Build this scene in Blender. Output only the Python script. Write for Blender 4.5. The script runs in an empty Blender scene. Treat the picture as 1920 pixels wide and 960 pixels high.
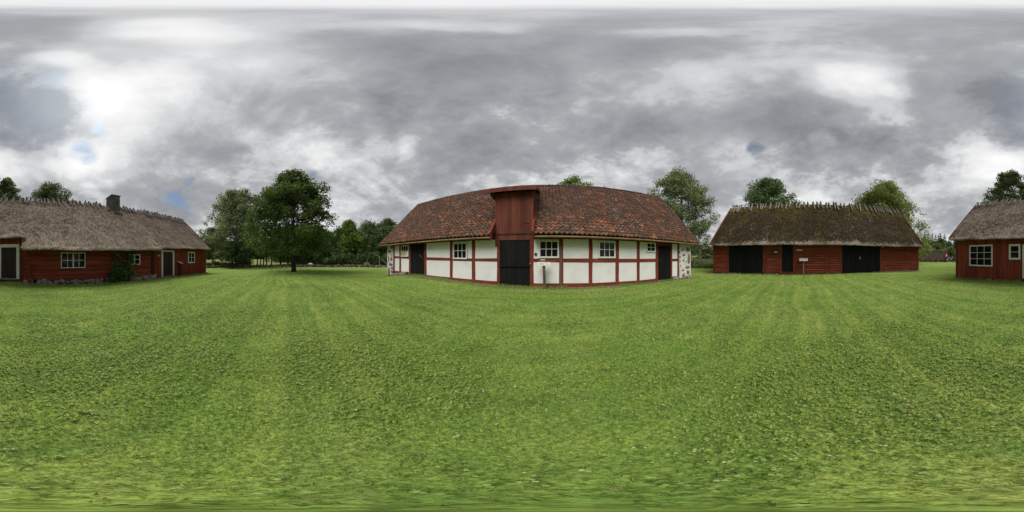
import bpy, bmesh, math, random
import numpy as np
from mathutils import Vector, Matrix

R = math.radians
H = 1.70                      # eye height of the camera above the lawn
SC = bpy.context.scene
COL = SC.collection
rng = np.random.default_rng(7)
random.seed(7)

# ------------------------------------------------------------------ numpy helpers
def _hash(ix, iy, iz, seed):
    n = (ix * 73856093) ^ (iy * 19349663) ^ (iz * 83492791) ^ (seed * 2654435 + 974711)
    n = (n ^ (n >> 13)) * 1274126177
    n = n & 0x7fffffff
    n = (n ^ (n >> 15)) * 668265263
    return (n & 0xffffff) / float(0xffffff)

def vnoise(p, seed=0):
    p = np.asarray(p, dtype=np.float64)
    i = np.floor(p).astype(np.int64); f = p - i
    f = f * f * (3 - 2 * f)
    out = 0
    for dx in (0, 1):
        for dy in (0, 1):
            for dz in (0, 1):
                w = (f[..., 0] if dx else 1 - f[..., 0]) * (f[..., 1] if dy else 1 - f[..., 1]) * (f[..., 2] if dz else 1 - f[..., 2])
                out = out + w * _hash(i[..., 0] + dx, i[..., 1] + dy, i[..., 2] + dz, seed)
    return out

def fbm(p, octs=4, seed=0):
    p = np.asarray(p, dtype=np.float64); a = .5; s = 0; t = 0
    for k in range(octs):
        s = s + a * vnoise(p * (2 ** k), seed + k); t += a; a *= .5
    return s / t

def smooth(e0, e1, x):
    t = np.clip((x - e0) / (e1 - e0), 0, 1)
    return t * t * (3 - 2 * t)

def unit(a):
    return a / np.maximum(np.linalg.norm(a, axis=-1, keepdims=True), 1e-9)

# ------------------------------------------------------------------ directions of the place
def az_of(x): return (x - 960) * .1875          # degrees clockwise from the barn's front (+Y)
def el_of(y): return (480 - y) * .1875
def polar(az, r): return r * math.sin(R(az)), r * math.cos(R(az))
def wrap(a): return (a + 180) % 360 - 180

class Frame:
    """A building's own axes: u along its front, y into the house, z up; the front is the plane y = 0."""
    def __init__(s, D, phi): s.D, s.phi = D, phi
    def P(s, x, y, dy=0):
        rel = R(wrap(az_of(x) - s.phi)); D = s.D + dy
        return D * math.tan(rel), H + D / math.cos(rel) * math.tan(R(el_of(y)))
    def U(s, x, dy=0): return (s.D + dy) * math.tan(R(wrap(az_of(x) - s.phi)))
    def world(s, u, y, z=0):
        p = R(s.phi); D = s.D + y
        return (D * math.sin(p) + u * math.cos(p), D * math.cos(p) - u * math.sin(p), z)

FA = Frame(8.9, 12.0)
FL = Frame(10.8, 193.0)
FR = Frame(15.0, 103.0)

# ------------------------------------------------------------------ terrain
T_AZ = np.array([-180, -140, -110, -75, -45, -20, 30, 55, 72, 95, 125, 143, 158, 180.])
T_R = np.array([0, 8, 14, 20, 26, 33, 45, 60, 90, 160, 700.])
T_Z = np.array([
 [0, 0, 0, 0, 0, 0, 0, 0, 0, 1, 2],
 [0, 0, -.05, -.1, -.2, -.3, -.3, -.3, -.2, 0, 2],
 [0, 0, -.15, -.38, -.55, -.65, -.8, -.7, -.5, .2, 2],
 [0, 0, -.1, -.28, -.45, -.63, -.8, -.9, -.6, .3, 3],
 [0, 0, -.12, -.2, -.4, -.62, -.7, -.6, -.3, .6, 3],
 [0, 0, 0, -.1, -.2, -.3, -.4, -.4, 0, 1, 3],
 [0, 0, 0, 0, 0, 0, 0, 0, .5, 2, 4],
 [0, 0, -.05, -.12, -.1, .2, .9, 1.7, 3, 5, 7],
 [0, 0, -.05, -.12, -.1, .2, .9, 1.9, 3.4, 5, 7],
 [0, 0, 0, 0, 0, 0, .3, .6, 1.5, 3, 5],
 [0, 0, 0, 0, 0, 0, 0, 0, .5, 2, 4],
 [0, 0, 0, 0, 0, 0, 0, -1.2, -1.0, 2, 5],
 [0, 0, 0, 0, 0, 0, 0, -1.2, -1.0, 2, 5],
 [0, 0, 0, 0, 0, 0, 0, 0, 0, 1, 2]], dtype=float)

def facade(fr, x, y, tab, w, base, depth):
    p = R(fr.phi)
    u = x * math.cos(p) - y * math.sin(p)
    d = (x * math.sin(p) + y * math.cos(p)) - fr.D
    tu = np.array([t[0] for t in tab]); tz = np.array([t[1] for t in tab])
    zt = np.interp(u, tu, tz)
    ex = np.maximum(0, np.maximum(tu[0] - u, u - tu[-1]))
    front = np.exp(-(np.minimum(d, 0) / w) ** 2)
    back = np.exp(-(np.maximum(d - depth, 0) / 4) ** 2)
    wt = front * back * np.exp(-(ex / 2.5) ** 2)
    return base + wt * (zt - base)

TAB_A = [(-13.2, -.22), (-12.0, -.1), (-10.4, .16), (-8.4, .24), (-6, .14), (-3.4, .06), (-1, -.02), (2, -.05), (6, -.1), (9, -.12), (11.5, -.17)]
TAB_L = [(-8.4, -.13), (-5, -.05), (-2, -.02), (0, -.1), (3, -.16), (6, -.17), (10.3, -.24), (14, -.36), (18.3, -.48)]
TAB_R = [(-9.6, -.26), (-7, -.12), (-4, -.04), (0, 0), (5, .07), (8, .02), (12.7, -.14)]

def terrain(x, y):
    x = np.asarray(x, float); y = np.asarray(y, float)
    r = np.hypot(x, y); az = np.degrees(np.arctan2(x, y))
    ia = np.clip(np.searchsorted(T_AZ, az) - 1, 0, len(T_AZ) - 2)
    fa = smooth(0, 1, (az - T_AZ[ia]) / (T_AZ[ia + 1] - T_AZ[ia]))
    ir = np.clip(np.searchsorted(T_R, r) - 1, 0, len(T_R) - 2)
    frr = smooth(0, 1, (r - T_R[ir]) / (T_R[ir + 1] - T_R[ir])) * .5 + .5 * np.clip((r - T_R[ir]) / (T_R[ir + 1] - T_R[ir]), 0, 1)
    z = (T_Z[ia, ir] * (1 - fa) + T_Z[ia + 1, ir] * fa) * (1 - frr) + (T_Z[ia, ir + 1] * (1 - fa) + T_Z[ia + 1, ir + 1] * fa) * frr
    z = z + (fbm(np.stack([x * .35, y * .35, 0 * x], -1), 3, 5) - .5) * .10 * smooth(1.5, 5, r)
    z = facade(FA, x, y, TAB_A, 1.7, z, 9.8)
    z = facade(FL, x, y, TAB_L, 2.2, z, 7.8)
    z = facade(FR, x, y, TAB_R, 2.4, z, 9.3)
    return z

def tz(x, y): return float(terrain(np.array([x]), np.array([y]))[0])

def ground_at(x, y):
    """Where the line of sight through a direction meets the ground."""
    a, t = az_of(x), math.tan(R(el_of(y)))
    rr = np.arange(1.5, 150, .05)
    xs, ys = rr * math.sin(R(a)), rr * math.cos(R(a))
    g = terrain(xs, ys); k = np.argmax(H + rr * t <= g)
    return xs[k], ys[k], g[k], rr[k]

# ------------------------------------------------------------------ materials
MATS = {}
class NT:
    def __init__(s, tree): s.t = tree
    def n(s, typ, **kw):
        nd = s.t.nodes.new(typ)
        for k, v in kw.items():
            if k == 'ins':
                for a, b in v.items():
                    if hasattr(b, 'is_linked') or b.__class__.__name__.startswith('NodeSocket'): s.t.links.new(b, nd.inputs[a])
                    else: nd.inputs[a].default_value = b
            else: setattr(nd, k, v)
        return nd
    def _v(s, a, sock):
        if isinstance(a, (int, float)): sock.default_value = a
        elif isinstance(a, (tuple, list)): sock.default_value = a
        else: s.t.links.new(a, sock)
    def m(s, op, a, b=None, c=None, clamp=False):
        nd = s.t.nodes.new('ShaderNodeMath'); nd.operation = op; nd.use_clamp = clamp
        s._v(a, nd.inputs[0])
        if b is not None: s._v(b, nd.inputs[1])
        if c is not None: s._v(c, nd.inputs[2])
        return nd.outputs[0]
    def vm(s, op, a, b=None, out=0):
        nd = s.t.nodes.new('ShaderNodeVectorMath'); nd.operation = op
        s._v(a, nd.inputs[0])
        if b is not None:
            if op == 'SCALE': s._v(b, nd.inputs['Scale'])
            else: s._v(b, nd.inputs[1])
        return nd.outputs[out]
    def ramp(s, fac, stops, interp='LINEAR'):
        nd = s.t.nodes.new('ShaderNodeValToRGB'); cr = nd.color_ramp; cr.interpolation = interp
        while len(cr.elements) > 1: cr.elements.remove(cr.elements[-1])
        for i, (p, c) in enumerate(stops):
            e = cr.elements[0] if i == 0 else cr.elements.new(p)
            e.position = p; e.color = (*c, 1) if len(c) == 3 else c
        s._v(fac, nd.inputs[0]); return nd.outputs[0]
    def mix(s, fac, a, b, typ='MIX'):
        nd = s.t.nodes.new('ShaderNodeMix'); nd.data_type = 'RGBA'; nd.blend_type = typ
        s._v(fac, nd.inputs[0])
        for q, k in ((a, 6), (b, 7)):
            if isinstance(q, (tuple, list)): nd.inputs[k].default_value = (*q, 1) if len(q) == 3 else q
            else: s.t.links.new(q, nd.inputs[k])
        return nd.outputs[2]
    def noise(s, vec, scale, detail=4, rough=.55, dist=0, out=0):
        nd = s.t.nodes.new('ShaderNodeTexNoise')
        s.t.links.new(vec, nd.inputs['Vector'])
        nd.inputs['Scale'].default_value = scale; nd.inputs['Detail'].default_value = detail
        nd.inputs['Roughness'].default_value = rough; nd.inputs['Distortion'].default_value = dist
        return nd.outputs[out]
    def mapr(s, v, a, b, c=0., d=1., smoothstep=False):
        nd = s.t.nodes.new('ShaderNodeMapRange'); nd.clamp = True
        if smoothstep: nd.interpolation_type = 'SMOOTHSTEP'
        s._v(v, nd.inputs[0])
        for i, q in enumerate((a, b, c, d)): s._v(q, nd.inputs[i + 1])
        return nd.outputs[0]

def new_mat(name):
    m = bpy.data.materials.new(name); m.use_nodes = True
    m.node_tree.nodes.clear(); MATS[name] = m
    return m, NT(m.node_tree)

def finish(t, col, rough=.8, bump=None, bstr=.3, bdist=.02, spec=.3, normal=None):
    b = t.n('ShaderNodeBsdfPrincipled')
    t._v(col if not (isinstance(col, tuple) and len(col) == 3) else (*col, 1), b.inputs['Base Color'])
    t._v(rough, b.inputs['Roughness']); b.inputs['Specular IOR Level'].default_value = spec
    if bump is not None:
        bn = t.n('ShaderNodeBump'); bn.inputs['Strength'].default_value = bstr; bn.inputs['Distance'].default_value = bdist
        t.t.links.new(bump, bn.inputs['Height']); t.t.links.new(bn.outputs[0], b.inputs['Normal'])
    o = t.n('ShaderNodeOutputMaterial'); t.t.links.new(b.outputs[0], o.inputs[0])
    return b

def pm(name, stops, scale=3, stretch=(1, 1, 1), detail=5, rough=.85, bstr=.3, bdist=.02, island=.0, fine=0, spec=.25, grime=None):
    """Worn surface: colour from stretched noise, tinted piece by piece, with bump."""
    m, t = new_mat(name)
    co = t.n('ShaderNodeTexCoord').outputs['Object']
    v = t.vm('MULTIPLY', co, stretch)
    if island:
        rnd = t.n('ShaderNodeNewGeometry').outputs['Random Per Island']
        v = t.vm('ADD', v, t.n('ShaderNodeCombineXYZ', ins={0: t.m('MULTIPLY', rnd, 37.), 1: t.m('MULTIPLY', rnd, 17.), 2: 0.}).outputs[0])
    f = t.noise(v, scale, detail, .62)
    col = t.ramp(f, stops)
    if island:
        k = t.m('MULTIPLY_ADD', rnd, 2 * island, 1 - island)
        col = t.mix(1., col, t.n('ShaderNodeCombineColor', ins={0: k, 1: k, 2: k}).outputs[0], 'MULTIPLY')
    if grime:
        g = t.mapr(t.noise(co, grime[0], 5, .65), grime[1], grime[2])
        col = t.mix(g, col, grime[3])
    h = t.noise(v, fine or scale * 4, 4, .6)
    finish(t, col, rough, h, bstr, bdist, spec)
    return m

RED = [(.25, (0.1316, 0.0296, 0.0167)), (.5, (0.2368, 0.0522, 0.0304)), (.75, (0.3245, 0.0904, 0.0547))]
pm('red_boards', RED, 2.2, (1.5, 1.5, .22), rough=.9, bstr=.35, island=.22, fine=14)
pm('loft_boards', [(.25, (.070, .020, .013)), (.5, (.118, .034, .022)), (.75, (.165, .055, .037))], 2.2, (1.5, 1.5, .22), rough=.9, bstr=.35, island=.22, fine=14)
pm('red_logs', [(.25, (0.1067, 0.0227, 0.0132)), (.5, (0.1983, 0.0423, 0.0251)), (.75, (0.2822, 0.0726, 0.0449))], 2.0, (0.3125, 2.0250, 1.9200), rough=.9, bstr=.4, island=.15, fine=12)
pm('red_timber', [(.25, (0.1000, 0.0203, 0.0120)), (.55, (0.1688, 0.0351, 0.0204)), (.8, (0.2125, 0.0607, 0.0360))], 3, (.6, 1, .6), rough=.85, bstr=.25, island=.1)
pm('red_trim', [(.25, (.15, .035, .026)), (.75, (.26, .075, .06))], 3, (1, 1, .4), rough=.85, bstr=.2)
pm('plaster', [(.3, (.63, .625, .61)), (.5, (.71, .705, .69)), (.8, (.76, .755, .74))], 1.4, (1, 1, 1), 6, rough=.95, bstr=.10, bdist=.01, fine=9, island=.03,
   grime=(2.5, .72, .90, (.50, .49, .43)))
pm('mortar', [(.3, (.50, .49, .46)), (.7, (.70, .69, .66))], 4, rough=.95, bstr=.5, bdist=.03, fine=7)
pm('black_paint', [(.3, (.0045, .0047, .005)), (.7, (.0095, .0098, .0102))], 3, (2, 2, .25), rough=.75, bstr=.3, island=.25, fine=15, spec=.15)
pm('brown_door', [(.3, (.020, .013, .011)), (.7, (.045, .030, .026))], 3, (2, 2, .25), rough=.75, bstr=.3, island=.25, fine=15)
pm('white_paint', [(.25, (.50, .51, .49)), (.45, (.66, .67, .65)), (.8, (.76, .77, .75))], 6, (1, 1, 1), rough=.6, bstr=.15, bdist=.005)
pm('old_wood', [(.25, (.10, .093, .084)), (.5, (.20, .187, .17)), (.8, (.31, .295, .275))], 5, (1, 1, .5), rough=.95, bstr=.5, island=.3)
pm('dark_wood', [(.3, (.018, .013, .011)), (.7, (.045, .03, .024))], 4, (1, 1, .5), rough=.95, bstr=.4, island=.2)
pm('tan_wood', [(.3, (.17, .11, .065)), (.55, (.30, .20, .12)), (.8, (.42, .31, .20))], 6, (.3, 1, 1), rough=.85, bstr=.3)
pm('post_wood', [(.3, (.05, .043, .03)), (.55, (.11, .09, .06)), (.8, (.19, .15, .10))], 6, (1, 1, .35), rough=.95, bstr=.5)
pm('field_stone', [(.25, (.085, .070, .060)), (.5, (.19, .165, .145)), (.8, (.33, .30, .275))], 5, rough=.95, bstr=.6, bdist=.04, island=.4, grime=(3, .62, .75, (.30, .29, .25)))
pm('brown_stone', [(.25, (.085, .060, .046)), (.5, (.16, .115, .09)), (.8, (.25, .19, .155))], 5, rough=.95, bstr=.6, bdist=.03, island=.45)
pm('wall_stone', [(.25, (.055, .048, .050)), (.5, (.12, .108, .11)), (.8, (.24, .225, .225))], 3, rough=.95, bstr=.6, bdist=.05, island=.5)
pm('chimney_stone', [(.25, (.045, .045, .042)), (.5, (.095, .095, .09)), (.8, (.20, .20, .19))], 3, (1.5, 1.5, .6), rough=.95, bstr=.7, bdist=.04)
pm('slate', [(.3, (.05, .052, .05)), (.7, (.11, .113, .108))], 5, rough=.8, bstr=.3)
pm('bark', [(.25, (.022, .018, .014)), (.5, (.055, .046, .037)), (.8, (.10, .088, .075))], 4, (3, 3, .5), rough=.95, bstr=.8, bdist=.04)
pm('pale_bark', [(.25, (.06, .045, .036)), (.5, (.12, .095, .08)), (.8, (.20, .165, .14))], 4, (3, 3, .5), rough=.95, bstr=.8, bdist=.04)
pm('metal', [(.3, (.14, .14, .14)), (.7, (.24, .24, .24))], 8, rough=.5, bstr=.1)
pm('dark_metal', [(.3, (.02, .02, .02)), (.7, (.04, .04, .04))], 8, rough=.5, bstr=.1)
pm('pale_card', [(.3, (.54, .53, .45)), (.7, (.64, .63, .54))], 4, rough=.5, bstr=.05)
pm('cream_card', [(.3, (.42, .39, .30)), (.7, (.52, .48, .38))], 4, rough=.6, bstr=.05)
pm('black_print', [(.3, (.015, .015, .015)), (.7, (.03, .03, .03))], 9, rough=.5)
pm('white_print', [(.3, (.66, .68, .68)), (.7, (.76, .78, .78))], 9, rough=.5)
pm('orange_plastic', [(.3, (.75, .16, .015)), (.7, (.85, .22, .02))], 9, rough=.4)
pm('pink_plastic', [(.3, (.60, .16, .12)), (.7, (.70, .22, .18))], 9, rough=.4)
pm('yellow_card', [(.3, (.42, .44, .08)), (.7, (.5, .5, .12))], 9, rough=.6)
pm('earth', [(.25, (.045, .032, .020)), (.5, (.10, .078, .052)), (.8, (.18, .15, .11))], 6, rough=1, bstr=.8, bdist=.04, grime=(4, .45, .6, (.06, .11, .02)))
pm('straw_tuft', [(.3, (.22, .17, .12)), (.7, (.42, .35, .26))], 8, rough=1, island=.25)
pm('white_wrap', [(.3, (.6, .6, .6)), (.7, (.75, .75, .75))], 3, rough=.6)

def glass_mat():
    m, t = new_mat('glass')
    co = t.n('ShaderNodeTexCoord').outputs['Object']
    h = t.noise(co, 3.5, 2, .5)
    d = t.ramp(t.noise(co, 2.0, 2), [(.35, (.004, .0045, .005)), (.7, (.018, .02, .02))])
    b = finish(t, d, .05, h, .06, .02, .22)
glass_mat()

def tile_mat():
    m, t = new_mat('clay_tiles')
    co = t.n('ShaderNodeTexCoord').outputs['Object']
    rnd = t.n('ShaderNodeNewGeometry').outputs['Random Per Island']
    base = t.ramp(rnd, [(0, (0.0977, 0.0563, 0.0370)), (.3, (0.1286, 0.0657, 0.0410)), (.6, (0.1594, 0.0751, 0.0441)), (.84, (0.2056, 0.0880, 0.0472)), (.95, (0.2879, 0.1113, 0.0534)), (1., (0.3703, 0.1408, 0.0616))])
    # dark lichen growing over the middle of the tiles, thinner towards the eaves
    n1 = t.noise(co, 9, 4, .6); n2 = t.noise(co, 1.1, 3, .5)
    z = t.n('ShaderNodeSeparateXYZ', ins={0: co}).outputs[2]
    up = t.mapr(z, 2.8, 4.6, .10, .0)
    k = t.m('ADD', t.m('MULTIPLY', n1, .62), t.m('MULTIPLY', n2, .38))
    r2 = t.m('FRACT', t.m('MULTIPLY', rnd, 91.7))
    k = t.m('ADD', k, t.m('MULTIPLY', t.m('SUBTRACT', r2, .5), .26))
    k = t.m('SUBTRACT', k, up)
    dark = t.ramp(t.noise(co, 14, 3), [(.3, (.042, .033, .029)), (.7, (.095, .076, .066))])
    col = t.mix(t.mapr(k, .35, .64, 0, .74, True), base, dark)
    # pale lichen crusts
    n3 = t.noise(co, 5.5, 5, .7); n4 = t.noise(co, .8, 2)
    pale = t.m('ADD', n3, t.m('MULTIPLY', n4, .35))
    col = t.mix(t.mapr(pale, .76, .88, 0, .8, True), col, (.36, .34, .32))
    finish(t, col, .85, t.noise(co, 30, 3), .35, .01, .25)
tile_mat()

def thatch_mat(name, c, moss, mz0, mz1, mamt, pale=None):
    m, t = new_mat(name)
    co = t.n('ShaderNodeTexCoord').outputs['Object']
    rnd = t.n('ShaderNodeNewGeometry').outputs['Random Per Island']
    v = t.vm('MULTIPLY', co, (1.6, .8, .8))
    n = t.noise(v, 3.8, 6, .74); n2 = t.noise(co, .5, 3); n3 = t.noise(v, 13, 3, .6)
    f = t.m('ADD', t.m('MULTIPLY', n, .55), t.m('ADD', t.m('MULTIPLY', n2, .2), t.m('MULTIPLY', n3, .25)))
    f = t.m('ADD', f, t.m('MULTIPLY', t.m('SUBTRACT', rnd, .5), .22))
    col = t.ramp(f, [(.33, c[0]), (.45, c[1]), (.55, c[2]), (.68, c[3])])
    z = t.n('ShaderNodeSeparateXYZ', ins={0: co}).outputs[2]
    if pale:
        pf = t.m('ADD', t.mapr(z, pale[0], pale[1], .34, 0), t.m('MULTIPLY', t.noise(t.vm('MULTIPLY', co, (1, .3, .3)), .7, 5, .7), 1.0))
        pf = t.m('ADD', pf, t.m('MULTIPLY', t.m('SUBTRACT', rnd, .5), .3))
        col = t.mix(t.mapr(pf, .60, .86, 0, pale[3], True), col, pale[2])
    mm = t.m('ADD', t.noise(co, 2.2, 5, .7), t.mapr(z, mz0, mz1, 0, .34))
    mm = t.m('ADD', mm, t.m('MULTIPLY', t.noise(co, .33, 2), mamt))
    col = t.mix(t.mapr(mm, .83, .98, 0, .85, True), col, t.ramp(t.noise(co, 9, 3), [(.3, (.055, .042, .012)), (.7, (.15, .115, .022))]))
    finish(t, col, 1., t.m('ADD', n, t.m('MULTIPLY', n3, .6)), .9, .07, .1)
thatch_mat('grey_thatch', [(0.0901, 0.0644, 0.0478), (0.2862, 0.2198, 0.1702), (0.4134, 0.3247, 0.2530), (0.5936, 0.4752, 0.3772)], 1, 5.9, 6.9, .16, (2.2, 4.6, (.50, .42, .325), .75))
thatch_mat('mossy_thatch', [(0.0121, 0.0090, 0.0043), (0.0347, 0.0253, 0.0128), (0.0589, 0.0439, 0.0231), (0.1509, 0.1229, 0.0760)], 1, 6.6, 8.2, .58, (2.75, 3.35, (.38, .33, .265), .8))
thatch_mat('far_thatch', [(.05, .038, .027), (.10, .078, .055), (.14, .115, .082), (.22, .19, .15)], 1, 2.4, 3.6, .3)

def leaf_mat(name, stops, trans=.35, hue=0):
    m, t = new_mat(name)
    co = t.n('ShaderNodeTexCoord').outputs['Object']
    rnd = t.n('ShaderNodeNewGeometry').outputs['Random Per Island']
    f = t.m('ADD', t.m('MULTIPLY', t.noise(co, .8, 3), .6), t.m('MULTIPLY', rnd, .45))
    col = t.ramp(f, stops)
    d = t.n('ShaderNodeBsdfPrincipled', ins={'Base Color': col, 'Roughness': .55})
    d.inputs['Specular IOR Level'].default_value = .3
    tr = t.n('ShaderNodeBsdfTranslucent', ins={'Color': t.mix(1., col, (1.25, 1.2, .55), 'MULTIPLY')})
    mx = t.n('ShaderNodeMixShader', ins={0: trans, 1: d.outputs[0], 2: tr.outputs[0]})
    o = t.n('ShaderNodeOutputMaterial'); t.t.links.new(mx.outputs[0], o.inputs[0])
leaf_mat('maple_leaves', [(.25, (0.0349, 0.0672, 0.0188)), (.5, (0.0699, 0.1236, 0.0296)), (.8, (0.1478, 0.2083, 0.0484))])
leaf_mat('grey_leaves', [(.25, (0.0911, 0.1290, 0.0698)), (.5, (0.1670, 0.2201, 0.1214)), (.8, (0.2581, 0.3188, 0.1822))])
leaf_mat('ash_leaves', [(.25, (0.0871, 0.1267, 0.0634)), (.5, (0.1663, 0.2186, 0.1109)), (.8, (0.2614, 0.3168, 0.1663))])
leaf_mat('oak_leaves', [(.25, (0.0919, 0.1267, 0.0380)), (.5, (0.1870, 0.2376, 0.0761)), (.8, (0.3010, 0.3406, 0.1236))])
leaf_mat('dark_leaves', [(.25, (0.0429, 0.0793, 0.0330)), (.5, (0.0924, 0.1517, 0.0628)), (.8, (0.1733, 0.2475, 0.1022))])
leaf_mat('forest_leaves', [(.25, (0.0333, 0.0668, 0.0243)), (.5, (0.0729, 0.1275, 0.0455)), (.8, (0.1442, 0.2049, 0.0729))])
leaf_mat('olive_leaves', [(.25, (0.0911, 0.1276, 0.0473)), (.5, (0.1721, 0.2162, 0.0793)), (.8, (0.2632, 0.3089, 0.1133))])
leaf_mat('needle_leaves', [(.25, (0.0243, 0.0536, 0.0264)), (.5, (0.0486, 0.0906, 0.0453)), (.8, (0.0810, 0.1317, 0.0642))], .15)
leaf_mat('shrub_leaves', [(.25, (0.0243, 0.0700, 0.0189)), (.5, (0.0607, 0.1360, 0.0378)), (.8, (0.1518, 0.2574, 0.0850))], .3)
leaf_mat('hedge_leaves', [(.25, (0.0607, 0.1133, 0.0227)), (.5, (0.1316, 0.2059, 0.0416)), (.8, (0.2430, 0.3192, 0.0661))])

def lawn_colour(t, co):
    """Colour of the mown grass from its place on the lawn: clover patches, dry patches, mowing stripes."""
    n0 = t.noise(co, .33, 5, .6); n1 = t.noise(co, 1.7, 5, .65)
    f = t.m('ADD', t.m('MULTIPLY', n0, .55), t.m('MULTIPLY', n1, .45))
    col = t.ramp(f, [(.34, (0.1300, 0.2149, 0.0414)), (.47, (0.1804, 0.2640, 0.0529)), (.56, (0.2141, 0.2885, 0.0646)), (.68, (0.2569, 0.3070, 0.0875))])
    # mowing runs along az 100 degrees; the coordinate across them
    wob = t.m('MULTIPLY', t.m('SUBTRACT', t.noise(co, .12, 2), .5), 1.6)
    a = R(100)
    cr = t.vm('DOT_PRODUCT', co, (math.cos(a), -math.sin(a), 0), out=1)
    s = t.m('SINE', t.m('MULTIPLY', t.m('ADD', cr, wob), 2 * math.pi / 1.15))
    s2 = t.m('SINE', t.m('MULTIPLY', t.m('ADD', cr, wob), 2 * math.pi / .46))
    st = t.m('ADD', t.m('MULTIPLY', s, .065), t.m('MULTIPLY', s2, .06))
    st = t.m('MULTIPLY', st, t.mapr(t.noise(co, .2, 2), .38, .6, .55, 1.3))
    k = t.m('ADD', st, 1.)
    col = t.mix(1., col, t.n('ShaderNodeCombineColor', ins={0: t.m('ADD', t.m('MULTIPLY', st, 1.5), 1.), 1: k, 2: k}).outputs[0], 'MULTIPLY')
    dry = t.mapr(t.m('ADD', t.noise(t.vm('ADD', co, (31, 7, 0)), .8, 6, .7), t.m('MULTIPLY', st, .25)), .60, .76, 0, .6, True)
    col = t.mix(dry, col, (0.2950, 0.2594, 0.1125))
    clo = t.mapr(t.noise(t.vm('ADD', co, (3, 57, 0)), .45, 5, .65), .52, .70, 0, .55, True)
    col = t.mix(clo, col, (0.1493, 0.2601, 0.0413))
    return col

def ground_mats():
    m, t = new_mat('lawn_ground')
    co = t.n('ShaderNodeTexCoord').outputs['Object']
    at = t.n('ShaderNodeAttribute', attribute_name='lawn').outputs['Fac']
    col = lawn_colour(t, co)
    sp = t.noise(co, 26, 3, .7)
    kk = t.mapr(sp, .3, .7, .45, 1.45)
    col = t.mix(1., col, t.n('ShaderNodeCombineColor', ins={0: kk, 1: kk, 2: kk}).outputs[0], 'MULTIPLY')
    mead = t.ramp(t.noise(t.vm('MULTIPLY', co, (1, 1, 1)), .25, 6, .7), [(.3, (.10, .15, .035)), (.5, (.20, .22, .07)), (.7, (.34, .31, .14))])
    col = t.mix(at, mead, col)
    soil = t.n('ShaderNodeAttribute', attribute_name='soil').outputs['Fac']
    sm = t.mapr(t.m('MULTIPLY', soil, t.m('ADD', .3, t.noise(co, 2.3, 4, .7))), .40, .58, 0, .85, True)
    col = t.mix(sm, col, t.ramp(t.noise(co, 11, 4), [(.3, (.07, .055, .036)), (.7, (.20, .165, .12))]))
    finish(t, col, 1., t.m('ADD', sp, t.noise(co, 8, 3)), .8, .03, .1)
    m, t = new_mat('grass_blades')
    co = t.n('ShaderNodeTexCoord').outputs['Object']
    rnd = t.n('ShaderNodeNewGeometry').outputs['Random Per Island']
    col = lawn_colour(t, co)
    kk = t.mapr(rnd, 0, 1, .72, 2.15)
    col = t.mix(1., col, t.n('ShaderNodeCombineColor', ins={0: kk, 1: kk, 2: kk}).outputs[0], 'MULTIPLY')
    r2 = t.m('FRACT', t.m('MULTIPLY', rnd, 77.3))
    col = t.mix(t.mapr(r2, .88, .97, 0, .75), col, (.36, .29, .14))
    col = t.mix(t.mapr(r2, .14, .05, 0, .6), col, (.10, .20, .055))
    d = t.n('ShaderNodeBsdfPrincipled', ins={'Base Color': col, 'Roughness': .6}); d.inputs['Specular IOR Level'].default_value = .25
    tr = t.n('ShaderNodeBsdfTranslucent', ins={'Color': col})
    mx = t.n('ShaderNodeMixShader', ins={0: .5, 1: d.outputs[0], 2: tr.outputs[0]})
    o = t.n('ShaderNodeOutputMaterial'); t.t.links.new(mx.outputs[0], o.inputs[0])
    m, t = new_mat('clover_leaves')
    co = t.n('ShaderNodeTexCoord').outputs['Object']
    rnd = t.n('ShaderNodeNewGeometry').outputs['Random Per Island']
    col = t.ramp(rnd, [(0, (0.0717, 0.1399, 0.0202)), (.4, (0.1507, 0.2494, 0.0354)), (.75, (0.2367, 0.3467, 0.0569)), (1, (0.4016, 0.4380, 0.1518))])
    d = t.n('ShaderNodeBsdfPrincipled', ins={'Base Color': col, 'Roughness': .55}); d.inputs['Specular IOR Level'].default_value = .3
    tr = t.n('ShaderNodeBsdfTranslucent', ins={'Color': col})
    mx = t.n('ShaderNodeMixShader', ins={0: .25, 1: d.outputs[0], 2: tr.outputs[0]})
    o = t.n('ShaderNodeOutputMaterial'); t.t.links.new(mx.outputs[0], o.inputs[0])
    m, t = new_mat('tall_grass')
    co = t.n('ShaderNodeTexCoord').outputs['Object']
    rnd = t.n('ShaderNodeNewGeometry').outputs['Random Per Island']
    col = t.ramp(rnd, [(0, (.06, .10, .03)), (.5, (.12, .15, .05)), (.8, (.20, .20, .09)), (1, (.30, .26, .14))])
    finish(t, col, .9, spec=.1)
    pm('fallen_leaf', [(.3, (.12, .06, .045)), (.7, (.30, .19, .13))], 4, rough=.8, island=.4)
    pm('flower_white', [(.3, (.6, .6, .58)), (.7, (.75, .74, .72))], 4, rough=.8, island=.1)
ground_mats()

# ------------------------------------------------------------------ mesh helpers
def link(name, me, mat=None, parent=None):
    o = bpy.data.objects.new(name, me); COL.objects.link(o)
    if mat is not None and me is not None: me.materials.append(MATS[mat])
    if parent is not None: o.parent = parent
    return o

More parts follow.
